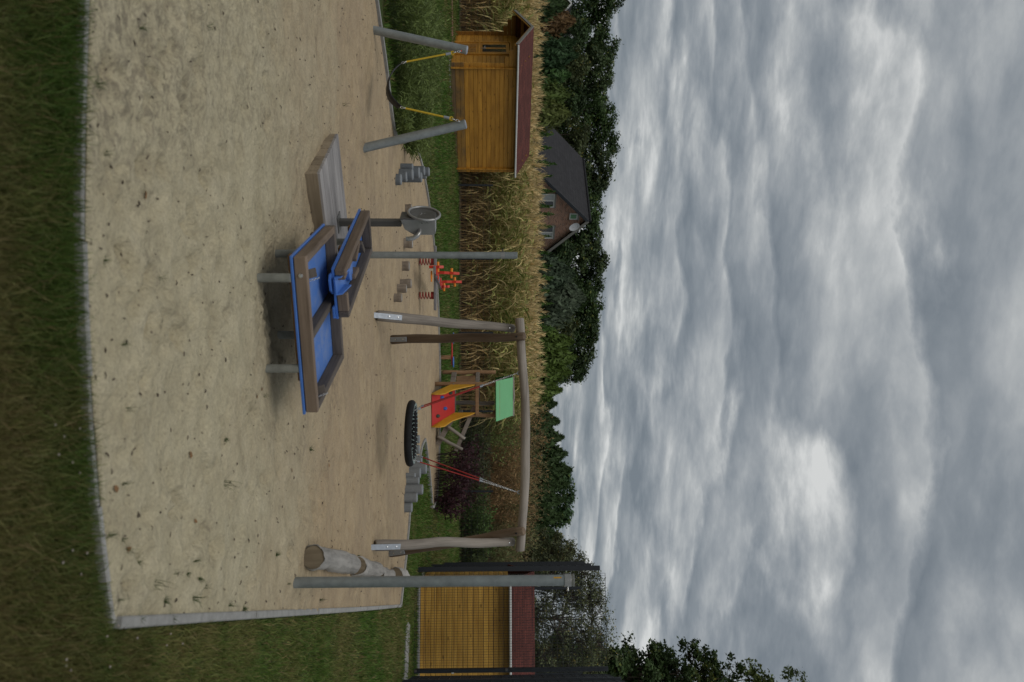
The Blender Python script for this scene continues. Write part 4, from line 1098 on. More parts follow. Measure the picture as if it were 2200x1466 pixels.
for k in range(3):
    p = bs0 + fdB * 2.5 * k; p.z = Hf(p.x, p.y)
    fpost(sf, p, FH - 0.02, 0.10, 0.07, math.atan2(fd.y, fd.x) - math.pi / 2)
    if k < 2:
        q = bs0 + fdB * 2.5 * (k + 1); q.z = p.z
        mesh_panel(sf, p, q, FH - 0.05, 0.05, 0.2, 0.0032, 0.0045)
nf_ = thing('court_near_fence', 'dark mesh fence of the ball court at right edge of view', 'fence', fb_)
for k in range(3):
    p = fb_ + Vector((0.09, -0.08, 0)) - fd * 1.9 * k; p.z = Hf(p.x, p.y)
    if k: fpost(nf_, p, FH + 0.02, 0.10, 0.07, math.atan2(fd.y, fd.x) - math.pi / 2)
    if k < 2:
        q = p - fd * 1.9
        mesh_panel(nf_, p, q, FH, 0.05, 0.2, 0.0032, 0.0045)
# far end of the court
ff = thing('court_far_fence', 'distant dark mesh fence seen above the shed roof', 'fence', (9.5, 29, Hf(9.5, 29)))
fx0, fx1 = bs0 + fd * 10, bs0 + fd * 10 + Vector((7.5, -1.5, 0))
fx0.z = fx1.z = Hf(0, 27)
mesh_panel(ff, fx0, fx1, 4.0, 0.1, 0.2, 0.004, 0.006)
for t in (0.0, 0.35, 0.7, 1.0): fpost(ff, fx0.lerp(fx1, t), 4.0, 0.08, 0.06)

# low mesh fence along the maize
lfz = thing('garden_fence', 'low dark mesh fence between lawn and maize field', 'fence', (0, 26, Hf(0, 26)))
Dl = 26.0
prev = None
for Y in (-77, 80, 239, 398, 556, 715, 884, 1056, 1215, 1372, 1530):
    p = dp(1000, Y, Dl); p.z = Hf(p.x, p.y)
    fpost(lfz, p, 1.16, 0.06, 0.04)
    if prev is not None: mesh_panel(lfz, prev, p, 1.05, 0.05, 0.2, 0.003, 0.004, z0=0.05)
    prev = p

# ------------------------------------------------------------------ sheds
def roof_uv(du_, dv_): return lambda co_, n_: (co_.dot(du_), co_.dot(dv_))
sd0 = dp(890, 1256, 17.15); sd0.z = Hf(0, 17.0)
SRM = Matrix.Translation(sd0) @ Matrix.Rotation(R(-6.5), 4, 'Z') @ Matrix.Translation(-sd0)
shd = thing('yellow_shed', 'yellow plank shed with red roof behind the tall mesh fence', 'shed', sd0)
sx0, sx1, sy = sd0.x - 0.02, dp(890, 1590, 17.0).x, 17.15
SDp = 1.55
zt_ = dp(1094, 1300, sy).z
G().box(((sx0 + sx1) / 2, sy + SDp / 2, sd0.z + 0.02), (sx1 - sx0 + 0.2, SDp + 0.3, 0.06), 0.008).obj('slab', 'concrete', shd, SRM)
zw0 = sd0.z + 0.05
nplk = 17; ph_ = (zt_ - zw0) / nplk
for k in range(nplk):
    G().box(((sx1 - sx0) / 2, 0, 0), (sx1 - sx0, 0.028, ph_ - 0.005), 0.009).obj('plank', 'shed_wood', shd, SRM @ Matrix.Translation((sx0, sy, zw0 + ph_ * (k + 0.5))))
for k in range(nplk):
    G().box((SDp / 2, 0, 0), (SDp, 0.028, ph_ - 0.005), 0.009).obj('plank', 'shed_wood', shd, SRM @ Matrix.Translation((sx0 + 0.016, sy + 0.018, zw0 + ph_ * (k + 0.5))) @ Matrix.Rotation(R(90), 4, 'Z'))
eo = 0.22
ym = sy + SDp / 2
zrd = dp(1148, 1300, ym).z
def slab_roof(parent, e0_, e1_, g0_, g1_, th, mat, name='roof', mw=None):
    n_ = (e1_ - e0_).cross(g0_ - e0_).normalized()
    v = [e0_, e1_, g1_, g0_] + [p + n_ * -th for p in (e0_, e1_, g1_, g0_)]
    g = G().add(v, [(0, 1, 2, 3), (7, 6, 5, 4), (0, 4, 5, 1), (1, 5, 6, 2), (2, 6, 7, 3), (3, 7, 4, 0)])
    du_ = (e1_ - e0_).normalized(); dv_ = (g0_ - e0_).normalized()
    g.uv = roof_uv(du_, dv_)
    return g.obj(name, mat, parent, mw if mw is not None else Matrix.Identity(4))
ez = zt_ + 0.03
ra = slab_roof(shd, Vector((sx0 - 0.10, sy - eo, ez)), Vector((sx1, sy - eo, ez)), Vector((sx0 - 0.10, ym, zrd)), Vector((sx1, ym, zrd)), 0.03, 'shingle_red', mw=SRM)
slab_roof(shd, Vector((sx1, sy + SDp + eo, ez)), Vector((sx0 - 0.10, sy + SDp + eo, ez)), Vector((sx1, ym + 0.005, zrd)), Vector((sx0 - 0.10, ym + 0.005, zrd)), 0.03, 'shingle_red', mw=SRM)
G().box(((sx0 + sx1) / 2 - 0.05, sy - eo - 0.03, ez - 0.015), (sx1 - sx0 + 0.10, 0.055, 0.055), 0.02).obj('gutter', 'white_pvc', ra, SRM)

# the playhouse hut on the left, seen from its corner
hc = dp(965, 143, 1); hc = gp(965.5, 143)
ha = R(41); hu = Vector((math.cos(ha), math.sin(ha), 0)); hv = Vector((-math.sin(ha), math.cos(ha), 0))
HL = 3.35; HWd = 2.55
hz = hc.z
hut = thing('garden_hut', 'orange brown log cabin hut with dark red roof and glazed door', 'hut', hc, ha)
HMx = Matrix.Translation(hc) @ Matrix.Rotation(ha, 4, 'Z')
ev = dp(1113, 143, hc.y).z - hz
npk = 15; hp_ = (ev - 0.04) / npk
G().box((HL / 2, HWd / 2, -0.03), (HL + 0.3, HWd + 0.3, 0.10), 0.01).obj('slab', 'concrete', hut, HMx)
for k in range(npk):
    z = 0.03 + hp_ * (k + 0.5); hgt = hp_ - 0.004
    # long walls; log ends run past the corner
    ext = 0.12 if k < npk - 3 else (0.30, 0.50, 0.62)[k - npk + 3]
    G().box(((HL + 0.12 - ext) / 2, 0, z), (HL + 0.12 + ext, 0.036, hgt), 0.008).obj('plank', 'hut_worn' if k == 0 else ('hut_base' if k < 3 else 'hut_wood'), hut, HMx)
    G().box(((HL + 0.12 - ext) / 2, HWd, z), (HL + 0.12 + ext, 0.036, hgt), 0.008).obj('plank', 'hut_dark', hut, HMx)
    G().box((HWd / 2, 0, z - hp_ * 0.5 * 0), (HWd + 0.20, 0.030, hgt), 0.006).obj('plank', 'hut_wood', hut, HMx @ Matrix.Translation((HL - 0.02, 0, 0.004)) @ Matrix.Rotation(R(90), 4, 'Z'))
# front gable with the door opening
dx0, dx1, dtop = 0.92, 1.86, 1.80
for k in range(npk):
    z = 0.03 + hp_ * (k + 0.5); hgt = hp_ - 0.004
    segs = [(-0.10, HWd + 0.10)] if z > dtop + 0.04 else [(-0.10, dx0), (dx1, HWd + 0.10)]
    for a_, b2 in segs:
        G().box(((a_ + b2) / 2, 0, z), (b2 - a_, 0.034, hgt), 0.008).obj('plank', 'hut_wood', hut, HMx @ Matrix.Translation((0.02, 0, 0.004)) @ Matrix.Rotation(R(90), 4, 'Z'))
rise = dp(1148, 45, hc.y + 0.3).z - hz - ev
for side_x in (0.02, HL - 0.02):
    kk = 0
    z = 0.03 + hp_ * npk
    while z < ev + rise - 0.12:
        half = (HWd / 2) * (1 - (z + hp_ / 2 - ev) / rise)
        if half > 0.1:
            G().box((HWd / 2, 0, z + hp_ / 2), (2 * half, 0.030, hp_ - 0.003), 0.006).obj('gable_plank', 'hut_dark', hut, HMx @ Matrix.Translation((side_x, 0, 0)) @ Matrix.Rotation(R(90), 4, 'Z'))
        z += hp_
# door: frame, leaf, two tall panes, handle
DMx = HMx @ Matrix.Translation((0.0, 0, 0)) @ Matrix.Rotation(R(90), 4, 'Z')   # local x along the gable, local y towards the outside
door = G().box(((dx0 + dx1) / 2, 0.0, 0.05 + (dtop - 0.05) / 2), (dx1 - dx0 - 0.04, 0.04, dtop - 0.06), 0.004).obj('door', 'hut_wood', hut, DMx)
for xx in (dx0, dx1):
    G().box((xx, 0.022, dtop / 2 + 0.03), (0.055, 0.05, dtop + 0.02), 0.005).obj('door_frame', 'hut_wood', door, DMx)
G().box(((dx0 + dx1) / 2, 0.022, dtop + 0.045), (dx1 - dx0 + 0.06, 0.05, 0.06), 0.005).obj('door_frame', 'hut_wood', door, DMx)
mid_ = (dx0 + dx1) / 2
for s in (-1, 1):
    G().box((mid_ + s * 0.175, 0.024, 1.33), (0.21, 0.012, 0.72), 0.002).obj('pane', 'pane', door, DMx)
    G().box((mid_ + s * 0.175, 0.026, 0.46), (0.28, 0.016, 0.62), 0.006).obj('door_panel', 'hut_dark', door, DMx)
G().box((mid_, 0.026, 0.86), (dx1 - dx0 - 0.08, 0.018, 0.05), 0.004).obj('door_rail', 'hut_wood', door, DMx)
G().box((mid_ - 0.03, 0.034, 1.0), (0.03, 0.012, 0.14), 0.003).tube([(mid_ - 0.03, 0.04, 1.04), (mid_ - 0.03, 0.07, 1.04), (mid_ + 0.06, 0.07, 1.04)], 0.008, 8).obj('handle', 'bolt', door, DMx)
# roof
ov, oe = 0.72, 0.16
def hp3(x, y_, z): return HMx @ Vector((x, y_, z))
hf = ((hp3(-ov, -oe, ev - 0.0), hp3(HL + 0.20, -oe, ev), hp3(-ov, HWd / 2, ev + rise), hp3(HL + 0.20, HWd / 2, ev + rise)),
      (hp3(HL + 0.20, HWd + oe, ev), hp3(-ov, HWd + oe, ev), hp3(HL + 0.20, HWd / 2 + 0.004, ev + rise), hp3(-ov, HWd / 2 + 0.004, ev + rise)))
rfs = [slab_roof(hut, *q, 0.025, 'shingle_red') for q in hf]
a, b_ = hp3(-ov, -oe - 0.025, ev - 0.012), hp3(HL + 0.22, -oe - 0.025, ev - 0.012)
beam('gutter', a, b_, 0.05, 0.055, 'white_pvc', rfs[0], ch=0.015)
for s, r_ in ((-1, 0), (1, 1)):
    yo = -oe if s < 0 else HWd + oe
    a, b_ = hp3(-ov - 0.014, yo, ev - 0.045), hp3(-ov - 0.014, HWd / 2, ev + rise - 0.045)
    beam('verge_board', a, b_, 0.024, 0.09, 'grey_trim', rfs[r_], up=(0, 0, 1))
    a, b_ = hp3(-ov + 0.014, yo, ev - 0.11), hp3(-ov + 0.014, HWd / 2, ev + rise - 0.11)
    beam('verge_board', a, b_, 0.024, 0.05, 'hut_wood', rfs[r_], up=(0, 0, 1))
for yy_, zz_ in ((HWd / 2, ev + rise - 0.08), (HWd * 0.25, ev + rise * 0.5 - 0.07), (HWd * 0.75, ev + rise * 0.5 - 0.07)):
    beam('purlin', hp3(-ov + 0.03, yy_, zz_), hp3(HL + 0.1, yy_, zz_), 0.05, 0.10, 'hut_dark', hut)

# ------------------------------------------------------------------ brick house beyond the field
hA = dp(1267, 470, 60.0)
hg_z = Hf(0, 60)
hr = dp(1253, 345, 64.1); rd = Vector((hr.x - hA.x, hr.y - hA.y, 0)); RL = rd.length; rd.normalize()
gd = Vector((-rd.y, rd.x, 0))                       # along the gable
if gd.x < 0: gd = -gd
hs = thing('brick_house', 'brick house with steep dark tiled roof and satellite dish on gable', 'house', (hA.x, hA.y, hg_z))
zA = hA.z; slope = 0.86; hwid = 5.2; zE = zA - slope * hwid
c0 = Vector((hA.x, hA.y, 0))
wl = [c0 - gd * (hwid - 0.25), c0 + gd * (hwid - 0.25)]
gv = [(*wl[0].xy, hg_z), (*wl[1].xy, hg_z), (*wl[1].xy, zE + 0.1), (c0.x, c0.y, zA - 0.12), (*wl[0].xy, zE + 0.1)]
bk = [Vector(p) + rd * RL for p in gv]
vv = [Vector(p) for p in gv] + bk
gg = G().add(vv, [(0, 1, 2, 3, 4), (9, 8, 7, 6, 5), (1, 6, 7, 2), (4, 9, 5, 0)])
gg.uv = lambda co_, n_: ((co_.dot(gd) if abs(n_.dot(gd)) < 0.7 else co_.dot(rd)), co_.z)
wall_ = gg.obj('wall', 'brick', hs, Matrix.Identity(4))
for s in (-1, 1):
    e_ = c0 + gd * s * hwid; e_.z = zE
    o_ = -rd * 0.3
    A1, A2 = Vector((c0.x, c0.y, zA)) + o_, Vector((c0.x, c0.y, zA)) + rd * (RL + 0.2)
    E1, E2 = e_ + o_, e_ + rd * (RL + 0.2)
    rr = slab_roof(hs, *( (E2, E1, A2, A1) if s < 0 else (E1, E2, A1, A2)), 0.12, 'roof_tile')
    beam('verge_board', E1 - rd * 0.02 - Vector((0, 0, 0.16)), A1 - rd * 0.02 - Vector((0, 0, 0.16)), 0.05, 0.24, 'anthracite' if s < 0 else 'grey_trim', rr)
rdg = G().tube([Vector((c0.x, c0.y, zA + 0.01)) - rd * 0.3, Vector((c0.x, c0.y, zA + 0.01)) + rd * (RL + 0.2)], 0.11, 8).obj('ridge_tiles', 'roof_tile', hs, Matrix.Identity(4))
HG = axes(Vector((c0.x, c0.y, 0)) - rd * 0.0, gd)   # local x along the gable, local -y to the viewer
if (HG.to_3x3() @ Vector((0, -1, 0))).dot(-rd) < 0: HG = HG @ Matrix.Rotation(math.pi, 4, 'Z')
sgx = 1 if (HG.to_3x3() @ Vector((1, 0, 0))).dot(gd) > 0 else -1
def hwin(Xa, Xb, Ya, Yb, panes, closed):
    # find gable coordinates of the window
    def ga(X, Y):
        d = ray(X, Y); n_ = rd; t = (c0 - Vector((0, 0, 0))).xy.dot(n_.xy) / d.xy.dot(n_.xy); p = d * t
        return (p - c0).xy.dot(gd.xy), EYE + p.z
    x0, z0 = ga(Xa, Ya); x1, z1 = ga(Xb, Yb)
    x0 *= sgx; x1 *= sgx
    if x0 > x1: x0, x1 = x1, x0
    wn = G()
    t = 0.08
    wn.box(((x0 + x1) / 2, -0.02, z1 - t / 2), (x1 - x0, 0.10, t)).box(((x0 + x1) / 2, -0.02, z0 + t / 2), (x1 - x0, 0.10, t))
    for x in (x0 + t / 2, x1 - t / 2) + (((x0 + x1) / 2,) if panes == 2 else ()):
        wn.box((x, -0.02, (z0 + z1) / 2), (t, 0.098, z1 - z0 - 2 * t - 0.004))
    w1 = wn.obj('window', 'white_pvc', hs, HG)
    if panes == 2:
        xm = (x0 + x1) / 2
        G().box(((x0 + xm) / 2, -0.02, (z0 + z1) / 2), (xm - x0 - t, 0.03, z1 - z0 - t)).obj('pane', closed[0], w1, HG)
        G().box(((x1 + xm) / 2, -0.02, (z0 + z1) / 2), (xm - x0 - t, 0.03, z1 - z0 - t)).obj('pane', closed[1], w1, HG)
    else:
        G().box(((x0 + x1) / 2, -0.02, (z0 + z1) / 2), (x1 - x0 - t, 0.03, z1 - z0 - t)).obj('pane', closed[0], w1, HG)
    G().box(((x0 + x1) / 2, -0.06, z1 + 0.06), (x1 - x0 + 0.1, 0.10, 0.10)).obj('lintel', 'grey_trim', w1, HG)
hwin(1154, 1190, 416, 445, 2, ('curtain', 'pane')); hwin(1156, 1188, 485, 512, 2, ('pane', 'curtain')); hwin(1224, 1240, 458, 471, 1, ('green_blind',))
q = dp(1234, 488, 59.6)
dsh = G().lathe([(0, -0.09), (0.2, -0.07), (0.36, 0.0), (0.36, 0.012), (0.2, -0.055), (0, -0.075)], 24, frame(q, (0.72, -0.62, 0.25)) @ Matrix.Diagonal((1.0, 1.15, 1, 1))).obj('satellite_dish', 'dish', hs, Matrix.Identity(4))
G().tube([q + Vector((0, 0.08, 0)), q + Vector((-0.4, 0.9, -0.5))], 0.03, 8).obj('bracket', 'bolt', dsh, Matrix.Identity(4))

# a second house, of which only the gable tip shows between the trees
h2 = dp(1229, 11, 74.0)
h2t = thing('white_gable_house', 'distant house whose white gable tip shows among the trees', 'house', (h2.x, h2.y, hg_z))
w2 = 4.0; zz2 = h2.z
vv = [(-w2, 0, hg_z), (w2, 0, hg_z), (w2, 0, zz2 - 3.6), (0, 0, zz2 - 0.1), (-w2, 0, zz2 - 3.6)]
vb = [(x, y_ + 8, z) for x, y_, z in vv]
g2 = G().add(vv + vb, [(0, 1, 2, 3, 4), (9, 8, 7, 6, 5), (1, 6, 7, 2), (4, 9, 5, 0)]); g2.uv = lambda co_, n_: (co_.x + co_.y, co_.z)
M2 = Matrix.Translation((h2.x, h2.y, 0))
g2.obj('wall', 'brick', h2t, M2)
for s in (-1, 1):
    rr = slab_roof(h2t, *[p + Vector((h2.x, h2.y, 0)) for p in ((Vector((s * 4.4, 8.3, zz2 - 4)), Vector((s * 4.4, -0.3, zz2 - 4)), Vector((0, 8.3, zz2)), Vector((0, -0.3, zz2))) if s < 0 else (Vector((s * 4.4, -0.3, zz2 - 4)), Vector((s * 4.4, 8.3, zz2 - 4)), Vector((0, -0.3, zz2)), Vector((0, 8.3, zz2))))], 0.12, 'roof_tile')
    beam('verge_board', Vector((h2.x + s * 0.02, h2.y - 0.34, zz2 - 0.08)), Vector((h2.x + s * 4.4, h2.y - 0.34, zz2 - 4.08)), 0.06, 0.14, 'white_pvc', rr)
q = dp(1222, 79, 77)
ck = G().tube([(0, 0, -2.5), (0, 0, 0)], 0.12, 10).lathe([(0.22, -0.1), (0.30, 0.15), (0.14, 0.42), (0, 0.45)], 14).obj('chimney_cowl', 'bolt', h2t, Matrix.Translation(q))

# ------------------------------------------------------------------ plants
def leaf_quads(P, size, ori=None, flat=0.35, asp=0.62):
    """diamond leaves at points P (n,3); ori: preferred normals"""
    n = len(P)
    nr_ = rng.normal(0, 1, (n, 3))
    if ori is not None: nr_ = ori * (1.0 / max(flat, 1e-3)) * 0.5 + nr_
    nr_ /= np.linalg.norm(nr_, axis=1, keepdims=True) + 1e-9
    t = rng.normal(0, 1, (n, 3)); t -= nr_ * (t * nr_).sum(1, keepdims=True); t /= np.linalg.norm(t, axis=1, keepdims=True) + 1e-9
    b_ = np.cross(nr_, t)
    s = (size * rng.uniform(0.6, 1.3, n))[:, None]
    V = np.stack([P - t * s * 0.5, P + b_ * s * asp * 0.5, P + t * s * 0.5, P - b_ * s * asp * 0.5], 1).reshape(-1, 3)
    F = np.arange(4 * n).reshape(n, 4)
    return V, F
def sphere_pts(n):
    v = rng.normal(0, 1, (n, 3)); return v / np.linalg.norm(v, axis=1, keepdims=True)
def tree(name, label, base, h, wd, col, leaf=0.28, lobes=14, per=26, lv=26, crown_from=0.28, group=None, trunk_r=0.22, ragged=0.2, cl_=0.5, twigs=False):
    base = Vector(base)
    t = thing(name, label, 'tree', base, 0, group)
    cz0 = h * crown_from; ch = h - cz0
    ctrs = []
    for k in range(lobes):
        u_ = (k + 0.5) / lobes
        zc_ = cz0 + ch * (0.12 + 0.76 * u_)
        prof = math.sin(math.pi * min(1, max(0.05, (zc_ - cz0) / ch * 0.80 + 0.16))) ** 0.75
        a = k * 2.4 + random.uniform(-0.5, 0.5); rr = wd / 2 * prof * random.uniform(0.35, 0.72)
        ctrs.append((rr * math.cos(a) * (1 + ragged * random.uniform(-0.3, 0.8)), rr * math.sin(a), zc_, wd / 2 * (0.30 + 0.22 * prof) * random.uniform(0.8, 1.15) * (1 - 0.35 * ragged)))
    ctrs.append((0, 0, h - wd * 0.2, wd * 0.20))
    g = G()
    tp = Vector((random.uniform(-0.2, 0.2), random.uniform(-0.2, 0.2), h * 0.72))
    g.tube([(0, 0, -0.2), (0.03, 0.02, h * 0.15), tp * 0.5, tp], [trunk_r * 1.25, trunk_r, trunk_r * 0.7, trunk_r * 0.2], 8)
    for (x, y_, z, r_) in ctrs:
        s0 = Vector((0, 0, max(cz0 * 0.7, z - ch * 0.3))); e_ = Vector((x, y_, z))
        g.tube([s0, s0.lerp(e_, 0.5) + Vector((0, 0, 0.15)), e_], [trunk_r * 0.4, trunk_r * 0.25, trunk_r * 0.06], 5)
    g.obj('trunk', 'bark', t, Matrix.Translation(base))
    tg = G()
    P = []; O = []; K = []
    for (x, y_, z, r_) in ctrs:
        cl0 = rng.uniform(0.75, 1.25)
        d = sphere_pts(per); d[:, 2] = np.where(d[:, 2] < -0.5, -d[:, 2], d[:, 2])
        c_ = np.array([x, y_, z]) + d * r_ * rng.uniform(0.72 - 0.2 * ragged, 1.06 + 0.35 * ragged, (per, 1)) * np.array([1, 1, 0.85])
        if twigs:
            for q in range(0, per, 2): tg.tube([(x, y_, z), tuple((np.array([x, y_, z]) + c_[q]) / 2 + np.array([0, 0, 0.04])), tuple(c_[q])], [0.022, 0.014, 0.006], 3, False)
        for q in range(per):
            m_ = int(lv * rng.uniform(0.5, 1.3))
            o_ = rng.normal(0, 1, (m_, 3)) * cl_ * np.array([0.42, 0.42, 0.30]) * (wd / 6) ** 0.3
            P.append(c_[q] + o_); O.append(np.repeat(d[q:q + 1] * 0.6 + np.array([[0, 0, 0.7]]), m_, 0))
            K.append(np.full(m_, cl0 * rng.uniform(0.65, 1.3)))
    P = np.concatenate(P); O = np.concatenate(O); K = np.concatenate(K)
    if twigs: tag(tg.obj('twigs', 'bark', t, Matrix.Translation(base)), kind='stuff')
    V, F = leaf_quads(P, leaf, O)
    c0_ = np.array(col)[None] * 1.8 * K[:, None] * rng.uniform(0.7, 1.3, (len(P), 1))
    yel = rng.uniform(0, 1, (len(P), 1)) < 0.06
    c0_ = np.where(yel, c0_ * np.array([[1.9, 1.35, 0.8]]), c0_)
    link('crown', npmesh('crown', V, F, np.repeat(np.clip(c0_, 0, 1), 4, 0), 'leaf'), t, Matrix.Translation(base))
    return t
def conifer(name, label, base, h, wd, col, n=1800, leaf=0.25, pointed=1.0, group=None, rag=0.12, cat='conifer'):
    base = Vector(base); t = thing(name, label, cat, base, 0, group)
    G().tube([(0, 0, -0.2), (0, 0, h * 0.9)], [0.09 + 0.01 * h, 0.02], 6).obj('trunk', 'bark', t, Matrix.Translation(base))
    z = h * (1 - np.sqrt(rng.uniform(0, 1, n)) ) if pointed > 0.9 else h * rng.uniform(0, 1, n)
    z = np.clip(z, 0.02 * h, h)
    zr = z / h
    r = wd / 2 * np.clip((1 - zr ** (1.0 + (1 - pointed) * 3)), 0.02, 1) ** 0.9 * (0.55 + 0.45 * np.minimum(1, zr * 5 + 0.3))
    a = rng.uniform(0, 2 * np.pi, n)
    lob = 1 + rag * np.sin(a * 5 + zr * 9) + rag * np.sin(a * 9 - zr * 17 + 2) + rng.normal(0, rag * 0.6, n)
    rr = r * np.sqrt(rng.uniform(0.35, 1.0, n)) * lob
    P = np.stack([rr * np.cos(a), rr * np.sin(a), z], 1)
    O = np.stack([np.cos(a), np.sin(a), np.full(n, 0.35)], 1)
    # sprays: upright diamonds
    nr_ = O + rng.normal(0, 0.5, (n, 3)); nr_ /= np.linalg.norm(nr_, axis=1, keepdims=True)
    up_ = np.stack([np.cos(a) * 0.5, np.sin(a) * 0.5, np.ones(n)], 1) + rng.normal(0, 0.3, (n, 3))
    up_ -= nr_ * (up_ * nr_).sum(1, keepdims=True); up_ /= np.linalg.norm(up_, axis=1, keepdims=True)
    sd_ = np.cross(nr_, up_); s = (leaf * rng.uniform(0.6, 1.4, n))[:, None]
    V = np.stack([P - up_ * s * 0.4, P + sd_ * s * 0.24, P + up_ * s * 0.8, P - sd_ * s * 0.24], 1).reshape(-1, 3)
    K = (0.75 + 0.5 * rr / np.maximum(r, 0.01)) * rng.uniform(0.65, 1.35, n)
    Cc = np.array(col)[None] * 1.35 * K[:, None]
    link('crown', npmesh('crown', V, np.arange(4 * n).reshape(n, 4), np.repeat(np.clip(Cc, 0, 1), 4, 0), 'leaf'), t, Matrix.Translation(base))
    return t
def stems_shrub(name, label, base, h, wd, col, scol, stems=70, lv=26, leaf=0.06, asp=0.25, arch=0.6, group=None, droop=0.15, cat='shrub', tip_only=0.25, rstem=0.006, jit=0.03):
    base = Vector(base); t = thing(name, label, cat, base, 0, group)
    g = G(); P = []; D_ = []; K = []
    for k in range(stems):
        a = random.uniform(0, 2 * math.pi); rb_ = wd * 0.28 * math.sqrt(random.random())
        b0 = Vector((rb_ * math.cos(a + 1), rb_ * math.sin(a + 1), -0.05)); hh_ = h * random.uniform(0.55, 1.05)
        out = wd / 2 * random.uniform(0.1, 1.0) * arch
        pts_ = []
        for s in range(6):
            u_ = s / 5
            pts_.append(b0 + Vector((math.cos(a) * out * u_ ** 1.6, math.sin(a) * out * u_ ** 1.6, hh_ * (u_ - droop * u_ ** 3))) + Vector((random.gauss(0, 0.015), random.gauss(0, 0.015), 0)) * h)
        g.tube(pts_, [rstem * (1 - 0.75 * s / 5) for s in range(6)], 3, False)
        kk = rng.uniform(0.7, 1.3)
        for q in range(lv):
            u_ = tip_only + (1 - tip_only) * rng.uniform(0, 1) ** 0.8
            i = min(4, int(u_ * 5)); p = pts_[i].lerp(pts_[i + 1], u_ * 5 - i)
            d = (pts_[i + 1] - pts_[i]).normalized()
            P.append(np.array(p) + rng.normal(0, jit, 3)); D_.append(np.array(d)); K.append(kk)
    g.obj('stems', scol, t, Matrix.Translation(base))
    P = np.array(P); D_ = np.array(D_); K = np.array(K); n = len(P)
    td = D_ * 0.8 + rng.normal(0, 0.6, (n, 3)); td /= np.linalg.norm(td, axis=1, keepdims=True)
    sd_ = np.cross(td, rng.normal(0, 1, (n, 3))); sd_ /= np.linalg.norm(sd_, axis=1, keepdims=True)
    s = (leaf * rng.uniform(0.6, 1.4, n))[:, None]
    V = np.stack([P, P + td * s * 0.5 + sd_ * s * asp * 0.5, P + td * s, P + td * s * 0.5 - sd_ * s * asp * 0.5], 1).reshape(-1, 3)
    Cc = np.array(col)[None] * K[:, None] * rng.uniform(0.65, 1.35, (n, 1))
    link('foliage', npmesh('foliage', V, np.arange(4 * n).reshape(n, 4), np.repeat(np.clip(Cc, 0, 1), 4, 0), 'leaf'), t, Matrix.Translation(base))
    return t
plain('stem_green', (0.07, 0.10, 0.03), 0.7, var=0.2); plain('stem_brown', (0.19, 0.13, 0.075), 0.8, var=0.3); plain('stem_dark', (0.03, 0.018, 0.018), 0.8, var=0.3)

